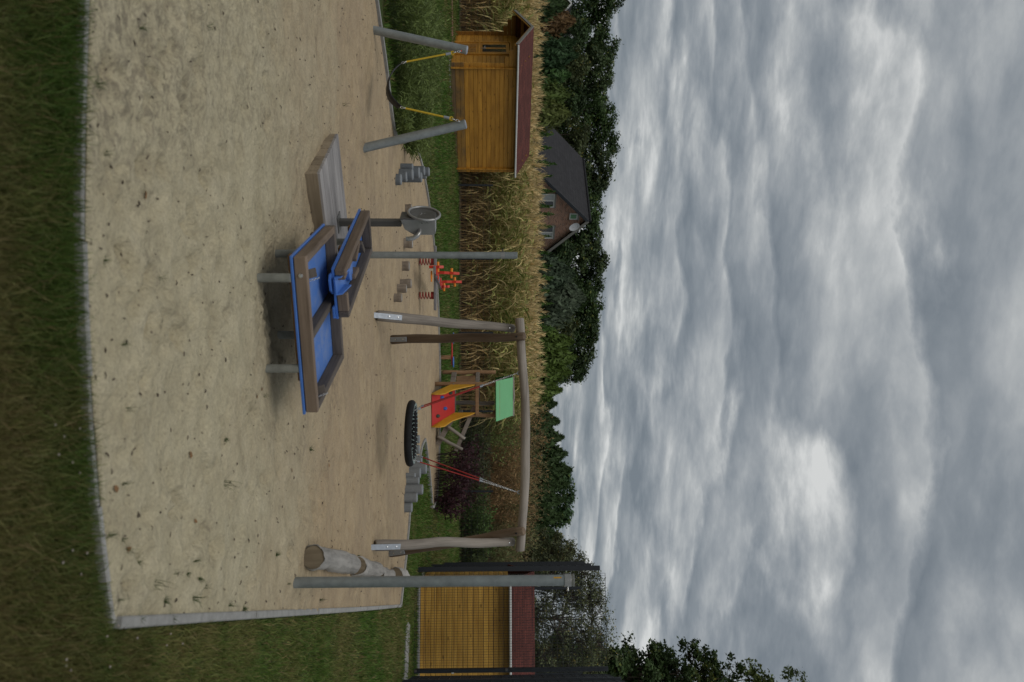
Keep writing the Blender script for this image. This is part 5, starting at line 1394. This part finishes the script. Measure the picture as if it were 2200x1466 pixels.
# the maize field: stuff, too dense to count
def maize():
    VV_, FF_, CC_ = [], [], []; off_ = 0
    def ribbon(pts_, wds, side, col):
        nonlocal off_
        n = len(pts_)
        V = np.empty((n, 2, 3)); V[:, 0] = pts_ - side * wds[:, None] / 2; V[:, 1] = pts_ + side * wds[:, None] / 2
        i = np.arange(n - 1) * 2
        return V.reshape(-1, 3), np.stack([i, i + 1, i + 3, i + 2], 1), np.repeat(col, 2, 0)
    temps = []
    for k in range(14):
        h = rng.uniform(2.25, 2.75); Vt, Ft, Ct = [], [], []; o_ = 0
        def put(q):
            nonlocal o_
            Vt.append(q[0]); Ft.append(q[1] + o_); Ct.append(q[2]); o_ += len(q[0])
        # stalk: two crossed ribbons
        zz_ = np.linspace(0, h * 0.93, 6); ln = rng.normal(0, 0.05, 2)
        base_ = np.stack([ln[0] * zz_ ** 2 / 4, ln[1] * zz_ ** 2 / 4, zz_], 1)
        stc = np.where((zz_ < 1.2)[:, None], np.array([[0.36, 0.24, 0.11]]), np.array([[0.36, 0.29, 0.13]])) * rng.uniform(0.7, 1.2)
        for s in ((1, 0, 0), (0, 1, 0)):
            put(ribbon(base_, np.linspace(0.034, 0.014, 6), np.array(s, float), stc))
        # leaves
        a0 = rng.uniform(0, 6.28)
        for q in range(22):
            u_ = (q + 0.5) / 22; z0 = h * (0.08 + 0.80 * u_); a = a0 + q * math.pi + rng.normal(0, 0.5)
            ll = rng.uniform(0.45, 0.85) * (0.75 + 0.5 * math.sin(math.pi * u_)); t = np.linspace(0, 1, 6)
            dead = rng.uniform() < (0.75 if u_ < 0.36 else 0.40)
            rise_ = rng.uniform(0.25, 0.7) if not dead else rng.uniform(-0.1, 0.35); fall = rng.uniform(0.5, 1.3) if not dead else rng.uniform(1.0, 1.9)
            r_ = ll * (t - 0.28 * t ** 2 * fall * 0.6); zz2_ = z0 + ll * (rise_ * t - fall * 0.62 * t ** 2)
            pts_ = np.stack([r_ * math.cos(a), r_ * math.sin(a), zz2_], 1)
            b0 = np.array([np.interp(z0, zz_, base_[:, 0]), np.interp(z0, zz_, base_[:, 1]), 0]); pts_ += b0
            wv = np.sin(np.pi * np.clip(t * 0.85 + 0.12, 0, 1)) * rng.uniform(0.036, 0.070) * (0.55 if dead else 1.0)
            sd_ = np.array([-math.sin(a), math.cos(a), rng.normal(0, 0.5)]); sd_ /= np.linalg.norm(sd_)
            if u_ < 0.42 and dead: cA, cB = np.array([0.34, 0.21, 0.085]), np.array([0.62, 0.46, 0.22])
            elif dead: cA, cB = np.array([0.42, 0.32, 0.13]), np.array([0.60, 0.48, 0.24])
            else: cA, cB = np.array([0.12, 0.175, 0.04]), np.array([0.36, 0.36, 0.115])
            m_ = rng.uniform(0, 1); c_ = np.repeat(((cA * (1 - m_) + cB * m_) * rng.uniform(0.75, 1.15))[None], 6, 0)
            c_[4:] = c_[4:] * 0.5 + 0.5 * np.array([0.40, 0.31, 0.14])
            put(ribbon(pts_, np.maximum(wv, 0.006), sd_, c_))
        # tassel: many thin straw branches
        for q in range(13):
            a = rng.uniform(0, 6.28); ll = rng.uniform(0.16, 0.36); t = np.linspace(0, 1, 4); sp_ = rng.uniform(0.15, 0.75); z0 = h * 0.90 + rng.uniform(0, 0.12)
            pts_ = np.stack([ll * sp_ * t * math.cos(a), ll * sp_ * t * math.sin(a), z0 + ll * (t - 0.35 * sp_ * t ** 2)], 1)
            pts_[:, :2] += base_[-1, :2]
            sd_ = np.array([-math.sin(a), math.cos(a), 0])
            put(ribbon(pts_, np.array([0.014, 0.022, 0.018, 0.006]), sd_, np.repeat((np.array([0.56, 0.43, 0.22]) * rng.uniform(0.75, 1.2))[None], 4, 0)))
        temps.append((np.concatenate(Vt), np.concatenate(Ft), np.concatenate(Ct)))
    for row in range(11):
        y_ = 26.9 + row * 0.62
        x = -17.5
        while x < 2.3 + row * 0.10:
            x += rng.uniform(0.09, 0.20) * (1 if row < 4 else 1.3)
            if -9.9 < x < -4.5 and row < 2 and False: continue
            V, F, Cc = temps[rng.integers(len(temps))]
            a = rng.uniform(0, 6.28); c_, s_2 = math.cos(a), math.sin(a); sc = rng.uniform(0.90, 1.10)
            if row == 0: sc *= rng.uniform(0.8, 1.0)
            ed = max(0.0, x - 2.2) * 0.18; sc *= (1 - min(0.35, ed))
            W = V * sc; xx = W[:, 0] * c_ - W[:, 1] * s_2 + x; yy2 = W[:, 0] * s_2 + W[:, 1] * c_ + y_ + rng.normal(0, 0.07)
            W = np.stack([xx, yy2, W[:, 2] + Hf(x, y_)], 1)
            VV_.append(W); FF_.append(F + off_); CC_.append(Cc * rng.uniform(0.95, 1.4)); off_ += len(W)
    return np.concatenate(VV_), np.concatenate(FF_), np.concatenate(CC_)
V, F, Cc = maize()
tag(link('maize_field', npmesh('maize_field', V, F, np.clip(Cc, 0, 1), 'straw')), 'tall ripe maize standing behind the low mesh fence', 'maize', kind='stuff')
fs = grid_sheet('field_soil', np.linspace(-30, 6, 19), np.linspace(26.6, 46, 21), lambda x, y_: H(x, y_) + 0.01, 'soil'); tag(fs, kind='structure')

# low feathery shrubs in the bed behind the swing
bedg = [(838, 20, 1.05), (842, 70, 1.0), (850, 120, 0.95), (862, 165, 0.95), (860, 215, 0.85), (866, 262, 0.80), (880, 40, 1.0), (885, 100, 0.95), (888, 150, 0.9), (882, 292, 0.55), (835, -25, 1.0), (850, 180, 0.55), (870, 235, 0.75), (868, 300, 0.35), (845, 255, 0.45)]
ordn = ['first', 'second', 'third', 'fourth', 'fifth', 'sixth', 'seventh', 'eighth', 'ninth', 'tenth', 'eleventh', 'twelfth', 'thirteenth', 'fourteenth', 'fifteenth']
for k, (X, Y, h) in enumerate(sorted(bedg, key=lambda q: q[1])):
    p = gp(X, Y)
    if inside([p.x], [p.y])[0]: p = p + Vector((-0.1, 0.45, 0))
    stems_shrub('feathery_shrub', f'low feathery green shrub behind the strap swing, {ordn[k]} from the left', (p.x, p.y, p.z), h * 1.08, h * 1.40, (0.150, 0.195, 0.058), 'stem_green', stems=46, lv=24, leaf=0.12, asp=0.13, arch=1.1, group='feathery shrubs behind the strap swing', droop=0.35, tip_only=0.12, rstem=0.004)

# dark red shrubs at the fence
for k, (X, Y, h, wd, nm) in enumerate(((938, 1000, 1.35, 1.1, 'dark purple leaved shrub nearest the play tower stair'), (936, 1042, 1.15, 1.2, 'dark purple leaved shrub behind the grey stump row'), (934, 1075, 0.80, 0.8, 'smallest dark purple shrub at right end of sand tip'))):
    p = gp(X, Y)
    stems_shrub('purple_shrub', nm, p, h * 1.08, wd * 1.1, (0.060, 0.026, 0.032), 'stem_dark', stems=36, lv=24, leaf=0.085, asp=0.5, arch=0.95, group='purple shrubs by the fence', tip_only=0.28, rstem=0.009, jit=0.06)
# small weed clump at the stump row
# wild growth behind the fence on the right
wild = [(905, 29.5, 2.2, 2.6, (0.085, 0.11, 0.035), 'olive green willow bush behind the play tower roof'), (950, 30.5, 3.0, 2.8, (0.16, 0.105, 0.048), 'tall brown withered shrub behind the dark red shrub'),
        (1010, 31.5, 3.1, 3.0, (0.12, 0.095, 0.045), 'brown olive shrub behind the middle of the swing beam'), (1060, 30.0, 2.6, 2.6, (0.15, 0.095, 0.045), 'rust brown shrub behind right rope of the swing'),
        (1110, 31.0, 2.7, 2.8, (0.10, 0.10, 0.042), 'olive shrub left of the right hand swing posts'), (1165, 30.5, 2.5, 2.8, (0.11, 0.085, 0.04), 'brown green shrub behind the right hand swing posts'),
        (1205, 29.5, 2.2, 2.2, (0.075, 0.085, 0.035), 'dull green shrub beside the ball court fence')]
for Y, D_, h, wd, col, nm in wild:
    p = dp(1000, Y, D_); p.z = Hf(p.x, p.y)
    stems_shrub('wild_shrub', nm, p, h * 1.12, wd * 1.25, tuple(2.1 * q for q in col), 'stem_brown', stems=130, lv=44, leaf=0.12, asp=0.22, arch=0.8, group='wild shrubs behind the fence', tip_only=0.1, rstem=0.008, droop=0.1, jit=0.07)
low = [(930, 27.2, 1.1, (0.07, 0.085, 0.035), 'low dark bush behind the fence beside the tower stair'), (985, 27.3, 1.3, (0.075, 0.085, 0.038), 'low dark bush behind the purple shrubs'), (1100, 27.2, 1.2, (0.075, 0.12, 0.034), 'low green bush behind the fence right of purple shrubs'),
       (1140, 27.4, 1.5, (0.085, 0.14, 0.036), 'bright green leafy bush behind right swing post'), (1180, 27.3, 1.1, (0.075, 0.10, 0.034), 'low dark green bush near the court fence'), (1215, 27.4, 1.0, (0.07, 0.085, 0.032), 'low dark bush at foot of the court fence'), (1045, 27.3, 1.1, (0.085, 0.08, 0.036), 'low bush behind the fence between purple shrubs')]
for Y, D_, h, col, nm in low:
    p = dp(1000, Y, D_); p.z = Hf(p.x, p.y)
    stems_shrub('low_bush', nm, p, h, 1.7, col, 'stem_brown', stems=60, lv=36, leaf=0.10, asp=0.45, arch=0.95, group='low bushes behind the fence', tip_only=0.0, droop=0.2, jit=0.06)

# conifers behind the maize
con = [(318, 1192, 46, 1.5), (352, 1197, 46, 1.6), (290, 1188, 46, 1.3), (378, 1192, 46, 1.2), (412, 1194, 46, 1.3), (443, 1190, 46, 1.1), (461, 1192, 46, 1.4), (487, 1190, 46, 1.2), (508, 1185, 46, 1.1), (543, 1184, 46, 1.3)]
cn_l = ['in front of the far end of the house roof', 'tallest in front of the house roof', 'leftmost below the house roof', 'small one below the house roof', 'at left of the left house window', 'between the house windows, left', 'in middle of the house gable', 'between the house windows, right', 'at right house window', 'at right foot of the house gable']
for k, (Y, X, D_, wd) in enumerate(con):
    p = dp(X, Y, D_); h = p.z - Hf(0, D_)
    conifer('young_thuja', f'slim young thuja above the maize, {cn_l[k]}', (p.x, p.y, Hf(p.x, p.y)), h, wd, (0.035, 0.075, 0.016), 2600, 0.16, 1.0, 'young thujas behind the maize')
con2 = [(572, 1186, 48, 2.2, 'left'), (598, 1190, 48, 2.2, 'second'), (626, 1184, 48, 2.0, 'third'), (652, 1188, 48, 2.0, 'fourth'), (680, 1183, 48, 2.0, 'fifth'), (706, 1196, 48, 2.4, 'last')]
for k, (Y, X, D_, wd, nm) in enumerate(con2):
    p = dp(X, Y, D_); h = p.z - Hf(0, D_)
    conifer('cone_thuja', f'cone shaped green thuja right of the house, {nm} in its row', (p.x, p.y, Hf(p.x, p.y)), h, wd, (0.045, 0.085, 0.018), 3000, 0.17, 1.0, 'row of cone shaped thujas')
con3 = [(735, 1228, 50, 3.2), (768, 1232, 50, 3.4), (800, 1222, 50, 3.2), (838, 1203, 50, 3.0), (868, 1192, 52, 3.2), (905, 1198, 52, 3.2), (940, 1206, 52, 3.4), (975, 1214, 52, 3.4), (1010, 1224, 52, 3.2), (1040, 1216, 52, 3.0), (1075, 1208, 52, 3.0), (1110, 1205, 52, 2.8), (1150, 1202, 52, 2.6), (1178, 1194, 52, 2.4)]
for k, (Y, X, D_, wd) in enumerate(con3):
    p = dp(X, Y, D_); h = p.z - Hf(0, D_)
    col = (0.062, 0.094, 0.020) if k < 4 else (0.030, 0.050, 0.017)
    conifer('hedge_conifer', f'tall {"yellow green" if k < 4 else "dark"} hedge conifer above the swing beam, {ordn[k]} from the left', (p.x, p.y, Hf(p.x, p.y)), h, wd, col, 3600, 0.30, 0.5, 'hedge of tall conifers', rag=0.16)
# the spruce grey green tree in the middle and dark thuja at left
for Y, X, D_, wd, col, nm in ((640, 1252, 66, 8.0, (0.050, 0.066, 0.040), 'large grey green spruce right of the brick house'), (590, 1228, 64, 5.0, (0.040, 0.058, 0.034), 'grey green spruce close to right side of the house')):
    p = dp(X, Y, D_); h = p.z - Hf(0, D_)
    conifer('grey_spruce', nm, (p.x, p.y, Hf(p.x, p.y)), h, wd, col, 7000, 0.40, 0.45, 'grey spruces', rag=0.2)
for Y, X, D_, wd, col, nm in ((118, 1238, 54, 3.4, (0.022, 0.045, 0.017), 'dark upright cypress above the hut roof'), (92, 1232, 56, 3.0, (0.020, 0.040, 0.015), 'dark cypress behind left part of the hut roof'),
                              (45, 1232, 55, 4.2, (0.10, 0.060, 0.026), 'russet brown conifer above the hut gable'), (160, 1222, 55, 4.0, (0.035, 0.070, 0.020), 'mid green bushy conifer above the hut roof'),
                              (205, 1220, 55, 4.0, (0.060, 0.085, 0.022), 'olive bushy conifer left of the house'), (245, 1222, 55, 4.0, (0.075, 0.090, 0.024), 'yellowish bushy conifer beside the house roof'), (10, 1215, 52, 3.4, (0.030, 0.050, 0.018), 'dark conifer at left edge above the maize')):
    p = dp(X, Y, D_); h = p.z - Hf(0, D_)
    conifer('garden_conifer', nm, (p.x, p.y, Hf(p.x, p.y)), h, wd, col, 5200, 0.28, 0.4, None, rag=0.2)

# broadleaved trees on the skyline
sky_t = [(-10, 1345, 84, 7.5), (52, 1312, 86, 5.5), (105, 1330, 85, 7.0), (160, 1322, 84, 6.5), (205, 1306, 88, 5.5), (250, 1326, 84, 6.5), (305, 1332, 86, 7.0), (360, 1322, 84, 6.5), (405, 1306, 87, 6.0), (455, 1296, 85, 6.5), (510, 1296, 86, 6.5), (560, 1308, 85, 6.5), (610, 1298, 86, 6.0), (655, 1294, 85, 6.5), (705, 1290, 84, 6.0), (752, 1278, 84, 5.6), (792, 1262, 86, 4.6)]
for k, (Y, X, D_, wd) in enumerate(sky_t):
    p = dp(X, Y, D_); h = p.z - Hf(0, D_)
    col = [(0.030, 0.050, 0.018), (0.036, 0.060, 0.020), (0.027, 0.045, 0.016), (0.040, 0.058, 0.024)][k % 4]
    tree('woodland_tree', f'dark broadleaved tree on the skyline, number {k + 1} from the left' if False else f'dark broadleaved skyline tree, {["far left edge", "second", "third", "fourth", "fifth", "sixth", "seventh", "eighth", "ninth, left of the house ridge end", "tenth, over the house ridge", "eleventh, over the gable tip", "twelfth", "thirteenth", "fourteenth", "fifteenth", "sixteenth", "last, low one before the gap"][k]} from the left', (p.x, p.y, Hf(p.x, p.y)), h, wd, col, leaf=0.31, lobes=14, per=28, lv=34, crown_from=0.10, group='trees along the skyline', cl_=0.62)
# lower green mass between and below the trees
for k, (Y, X, D_, wd) in enumerate(((70, 1270, 78, 7), (140, 1265, 78, 7), (215, 1265, 79, 7), (290, 1270, 78, 7), (540, 1240, 78, 6), (700, 1245, 76, 6))):
    p = dp(X, Y, D_); h = p.z - Hf(0, D_)
    tree('understorey_tree', f'lower dark green tree in front of the wood, {ordn[k]} from the left', (p.x, p.y, Hf(p.x, p.y)), h, wd, [(0.026, 0.043, 0.016), (0.045, 0.055, 0.022)][k % 2], leaf=0.34, lobes=12, per=22, lv=22, crown_from=0.02, group='understorey trees', cl_=0.62)
for Y, X, D_, wd, nm in ((1022, 1232, 78, 5, 'round broadleaved tree above middle of the swing beam'), (1062, 1240, 77, 5.2, 'tallest broadleaved tree above right half of swing beam'), (1105, 1232, 78, 4.6, 'broadleaved tree above the right hand swing posts')):
    p = dp(X, Y, D_); h = p.z - Hf(0, D_)
    tree('far_tree', nm, (p.x, p.y, Hf(p.x, p.y)), h, wd, (0.034, 0.062, 0.024), leaf=0.30, lobes=12, per=22, lv=20, crown_from=0.15, group='trees above the swing beam', cl_=0.5)
# airy young trees behind the court and the big dark oak at the right edge
for Y, X, D_, wd, nm in ((1330, 1322, 36, 5.2, 'airy small leaved tree seen through the court fence'), (1405, 1300, 37, 4.5, 'airy tree behind right end of the shed roof'), (1262, 1300, 36, 3.6, 'airy tree behind left end of the shed roof'), (1208, 1262, 38, 2.8, 'sparse young tree left of the court fence'), (1180, 1232, 40, 2.2, 'small sparse tree beside the conifer hedge')):
    p = dp(X, Y, D_); h = p.z - Hf(0, D_)
    tree('airy_tree', nm, (p.x, p.y, Hf(p.x, p.y)), h, wd, (0.066, 0.075, 0.036), leaf=0.105, lobes=14, per=40, lv=20, crown_from=0.08, group='airy trees behind the court', trunk_r=0.09, cl_=0.34, twigs=True, ragged=0.3)
for Y, X, D_, wd, nm in ((1448, 1488, 44, 4.4, 'dark oak at right edge just above the court fence'), (1458, 1592, 45, 4.6, 'second dark oak at right edge, with ragged upright crown'), (1492, 1740, 46, 5.0, 'yellow green tree at right edge, highest of all'), (1436, 1340, 42, 2.6, 'low dark tree behind the airy tree at right')):
    p = dp(X, Y, D_); h = p.z - Hf(0, D_)
    tree('oak_tree', nm, (p.x, p.y, Hf(p.x, p.y)), h, wd, (0.027, 0.044, 0.015) if X != 1740 else (0.050, 0.066, 0.020), leaf=0.22, lobes=20, per=22, lv=34, crown_from=0.12, trunk_r=0.28, group='oaks at the right edge', cl_=0.40, ragged=0.85, twigs=True)

# far-off wood that closes the view between the trunks
x = rng.uniform(-62, 70, 9000); d_ = rng.uniform(92, 108, 9000)
topz = np.interp(x, [-62, -45, -10, 2, 8, 40, 70], [10, 10, 8.5, 6.0, 4.2, 4.6, 5.5])
z = H(x, d_) + topz * rng.uniform(0, 1, 9000) ** 0.8 * (0.85 + 0.2 * np.sin(x * 0.9))
V, F = leaf_quads(np.stack([x, d_, z], 1), 1.3)
c_ = np.array([[0.022, 0.034, 0.014]]) * rng.uniform(0.6, 1.4, (9000, 1))
tag(link('far_wood', npmesh('far_wood', V, F, np.repeat(c_, 4, 0), 'leaf')), 'dark wood closing the view behind the trees', 'wood', kind='stuff')

# ------------------------------------------------------------------ grass
def blades(px_, py_, hgt, wid, lean, cols, zf):
    n = len(px_)
    ang_ = rng.uniform(0, 2 * np.pi, n); dx, dy = np.cos(ang_), np.sin(ang_)
    la = rng.uniform(0, 2 * np.pi, n); lm = np.abs(rng.normal(0, lean, n)) * hgt
    lx, ly = np.cos(la) * lm, np.sin(la) * lm
    z0 = zf(px_, py_)
    V = np.zeros((n, 6, 3), np.float32)
    for j, (t, wf) in enumerate(((0, 1.0), (0.55, 0.8), (1.0, 0.12))):
        cx = px_ + lx * t ** 1.8; cy = py_ + ly * t ** 1.8; cz = z0 + hgt * t * np.sqrt(np.maximum(0.15, 1 - (lm / np.maximum(hgt, 1e-6)) ** 2 * 0.35 * t))
        V[:, 2 * j, 0] = cx - dx * wid * wf / 2; V[:, 2 * j, 1] = cy - dy * wid * wf / 2; V[:, 2 * j, 2] = cz
        V[:, 2 * j + 1, 0] = cx + dx * wid * wf / 2; V[:, 2 * j + 1, 1] = cy + dy * wid * wf / 2; V[:, 2 * j + 1, 2] = cz
    b_ = np.arange(n)[:, None] * 6
    F = np.concatenate([b_ + np.array([[0, 1, 3, 2]]), b_ + np.array([[2, 3, 5, 4]])])
    return V.reshape(-1, 3), F, np.repeat(cols, 6, axis=0)
def lattice(x, y_, s, seed):
    """smooth value noise"""
    r_ = np.random.default_rng(seed).uniform(-1, 1, (64, 64)); a = x * s; b_ = y_ * s
    i, j = np.floor(a).astype(int), np.floor(b_).astype(int); u_, v_ = a - i, b_ - j
    u_ = u_ * u_ * (3 - 2 * u_); v_ = v_ * v_ * (3 - 2 * v_); i &= 63; j &= 63; i2, j2 = (i + 1) & 63, (j + 1) & 63
    return (r_[i, j] * (1 - u_) + r_[i2, j] * u_) * (1 - v_) + (r_[i, j2] * (1 - u_) + r_[i2, j2] * u_) * v_
VV, FF, CC = [], [], []; off = 0
def strip(x0, x1, y0, y1, dens_, hg, wd, lean, ctr_=0.45):
    global off
    n = int((x1 - x0) * (y1 - y0) * dens_)
    x = rng.uniform(x0, x1, n); y_ = rng.uniform(y0, y1, n)
    k = ~inside(x, y_) & ~inside(x, y_ + 0.045) & ~inside(x - 0.04, y_) & (np.abs(x) < 0.46 * y_ + 0.5)
    x, y_ = x[k], y_[k]
    nz = lattice(x, y_, 1.3, 1) * 0.6 + lattice(x, y_, 4.0, 2) * 0.4
    h = hg * rng.uniform(0.45, 1.25, len(x)) * (1 + 0.35 * lattice(x, y_, 2.7, 3))
    if y1 < 4: ctr_ = np.clip(1.05 - 1.1 * (y_ - 2.35), 0.1, 0.95)
    m_ = np.clip(ctr_ + 0.75 * nz + rng.normal(0, 0.22, len(x)), 0, 1)[:, None]
    col = np.array([[0.062, 0.115, 0.020]]) * (1 - m_) + np.array([[0.165, 0.150, 0.055]]) * m_
    dry = (rng.uniform(0, 1, (len(x), 1)) < 0.05 + 0.06 * (m_ > 0.6)); col = np.where(dry, np.array([[0.20, 0.15, 0.07]]), col)
    col = col * rng.uniform(0.6, 1.35, (len(x), 1)) * (1.0 if y1 < 4 else 1.45)
    V, F, Cc = blades(x, y_, h, wd * rng.uniform(0.6, 1.3, len(x)), lean, np.clip(col, 0, 1), lambda a, b_: H(a, b_) - 0.036)
    VV.append(V); FF.append(F + off); CC.append(Cc); off += len(V)
strip(-1.9, 2.1, 2.1, 3.7, 15000, 0.075, 0.0045, 0.75, 0.40)
strip(1.0, 2.9, 3.2, 5.5, 9000, 0.060, 0.005, 0.8, 0.50)
strip(1.2, 4.8, 5.5, 9.0, 3200, 0.065, 0.008, 0.8, 0.45)
strip(2.5, 8.5, 9.0, 18, 1100, 0.075, 0.013, 0.7, 0.32)
strip(-13, 10, 12, 20, 430, 0.085, 0.022, 0.7, 0.2)
strip(-13, 11, 20, 26.6, 330, 0.11, 0.026, 0.6, 0.15)
tag(link('lawn_grass', npmesh('lawn_grass', np.concatenate(VV), np.concatenate(FF), np.concatenate(CC), 'grass_blade')), 'short green grass of the lawn around the sand', 'grass', kind='stuff')

# clover heads in the foreground lawn: one scatter, too small to pick apart
plain('clover', (0.30, 0.26, 0.22), 0.8, var=0.2)
g = G()
for _ in range(45):
    p = gp(random.uniform(90, 420), random.uniform(900, 1465))
    if inside([p.x], [p.y])[0]: continue
    g.lathe([(0.0, 0), (0.0045, 0.003), (0.0055, 0.006), (0.0, 0.010)], 6, Matrix.Translation((p.x, p.y, p.z + random.uniform(0.01, 0.045))))
tag(g.obj('clover_heads', 'clover'), 'pale clover flower heads scattered in the near lawn', 'flowers', kind='stuff')

# grass tufts growing in the sand
def tuft_mesh(n, h):
    x = rng.normal(0, 0.012, n); y_ = rng.normal(0, 0.012, n)
    col = np.array([[0.060, 0.095, 0.030]]) * rng.uniform(0.6, 1.4, (n, 1))
    V, F, Cc = blades(x, y_, h * rng.uniform(0.5, 1.2, n), np.full(n, 0.0042), 1.1, col, lambda a, b_: np.zeros(len(a)))
    return npmesh('tuft', V, F, Cc, 'grass_blade')
tufts = [tuft_mesh(*q) for q in ((14, 0.09), (22, 0.075), (9, 0.12), (30, 0.06))]
tp_ = [(258, 1160), (266, 1185), (300, 1215), (415, 1205), (372, 1232), (425, 1245), (412, 1285), (350, 1290), (255, 740), (335, 600), (472, 945), (660, 965), (735, 225), (300, 60), (262, 1040), (360, 1330), (490, 1300), (440, 60), (590, 1192), (610, 1255), (230, 1150), (470, 1040), (290, 1330), (222, 560), (205, 180), (228, 330), (270, 880), (760, 1195), (560, 850), (395, 1235), (330, 1255), (520, 1310), (430, 1262), (250, 1290), (680, 1290)]
crn = gp(246, 1338)
tp_.sort(key=lambda q: (gp(*q) - crn).length)
tens = ['', 'first', 'second', 'third', 'fourth', 'fifth', 'sixth', 'seventh', 'eighth', 'ninth', 'tenth', 'eleventh', 'twelfth', 'thirteenth', 'fourteenth', 'fifteenth', 'sixteenth', 'seventeenth', 'eighteenth', 'nineteenth', 'twentieth']
def ordinal(n): return tens[n] if n <= 20 else ('thirtieth' if n == 30 else ('twenty-' if n < 30 else 'thirty-') + tens[n % 10])
for k, (X, Y) in enumerate(tp_):
    p = onsand(X, Y)
    o = link('grass_tuft', tufts[k % 4], None, Matrix.Translation((p.x, p.y, p.z - 0.004)) @ Matrix.Rotation(random.uniform(0, 6), 4, 'Z') @ Matrix.Scale(random.uniform(0.45, 0.85), 4))
    tag(o, f'small grass tuft in the sand, {ordinal(k + 1)} nearest to the right front kerb corner', 'grass tuft', 'grass tufts in the sand')
# twigs, crumbs and leaf litter on the sand
g = G()
for _ in range(850):
    y_ = 2.9 + (random.random() ** 1.6) * 15; x = random.uniform(-0.45, 0.44) * y_
    if not inside([x], [y_])[0]: continue
    z = SZ(x, y_); a = random.uniform(0, 6.3); ln = random.uniform(0.005, 0.024) * (1 + y_ * 0.04); r_ = random.uniform(0.001, 0.003) * (1 + y_ * 0.10)
    d = Vector((math.cos(a), math.sin(a), random.uniform(-0.1, 0.2))) * ln
    g.tube([Vector((x, y_, z + r_ * 0.6)), Vector((x, y_, z + r_ * 0.6)) + d * 0.5 + Vector((0, 0, random.uniform(0, 0.006))), Vector((x, y_, z + r_ * 0.6)) + d], [r_, r_, r_ * 0.5], 4, False)
tag(g.obj('sand_litter', 'bark'), 'dark twigs and crumbs scattered over the sand', 'litter', kind='stuff')
g = G()
for X, Y in ((405, 977), (540, 850), (270, 1180), (420, 1120), (555, 835), (300, 420), (240, 1050), (700, 1000), (620, 1010)):
    p = onsand(X, Y, 0.006); a = random.uniform(0, 6)
    M_ = Matrix.Translation(p) @ Matrix.Rotation(a, 4, 'Z') @ Matrix.Rotation(random.uniform(-0.5, 0.5), 4, 'X')
    g.add([(-0.02, 0, 0), (-0.008, -0.012, 0.003), (0.012, -0.010, 0.004), (0.024, 0, 0.0), (0.010, 0.011, 0.005), (-0.008, 0.010, 0.002)], [(0, 1, 2, 3), (0, 3, 4, 5)], False, M_)
tag(g.obj('dry_leaves', 'brown_leaf'), 'few brown dry leaves lying on the sand', 'leaves', kind='stuff')
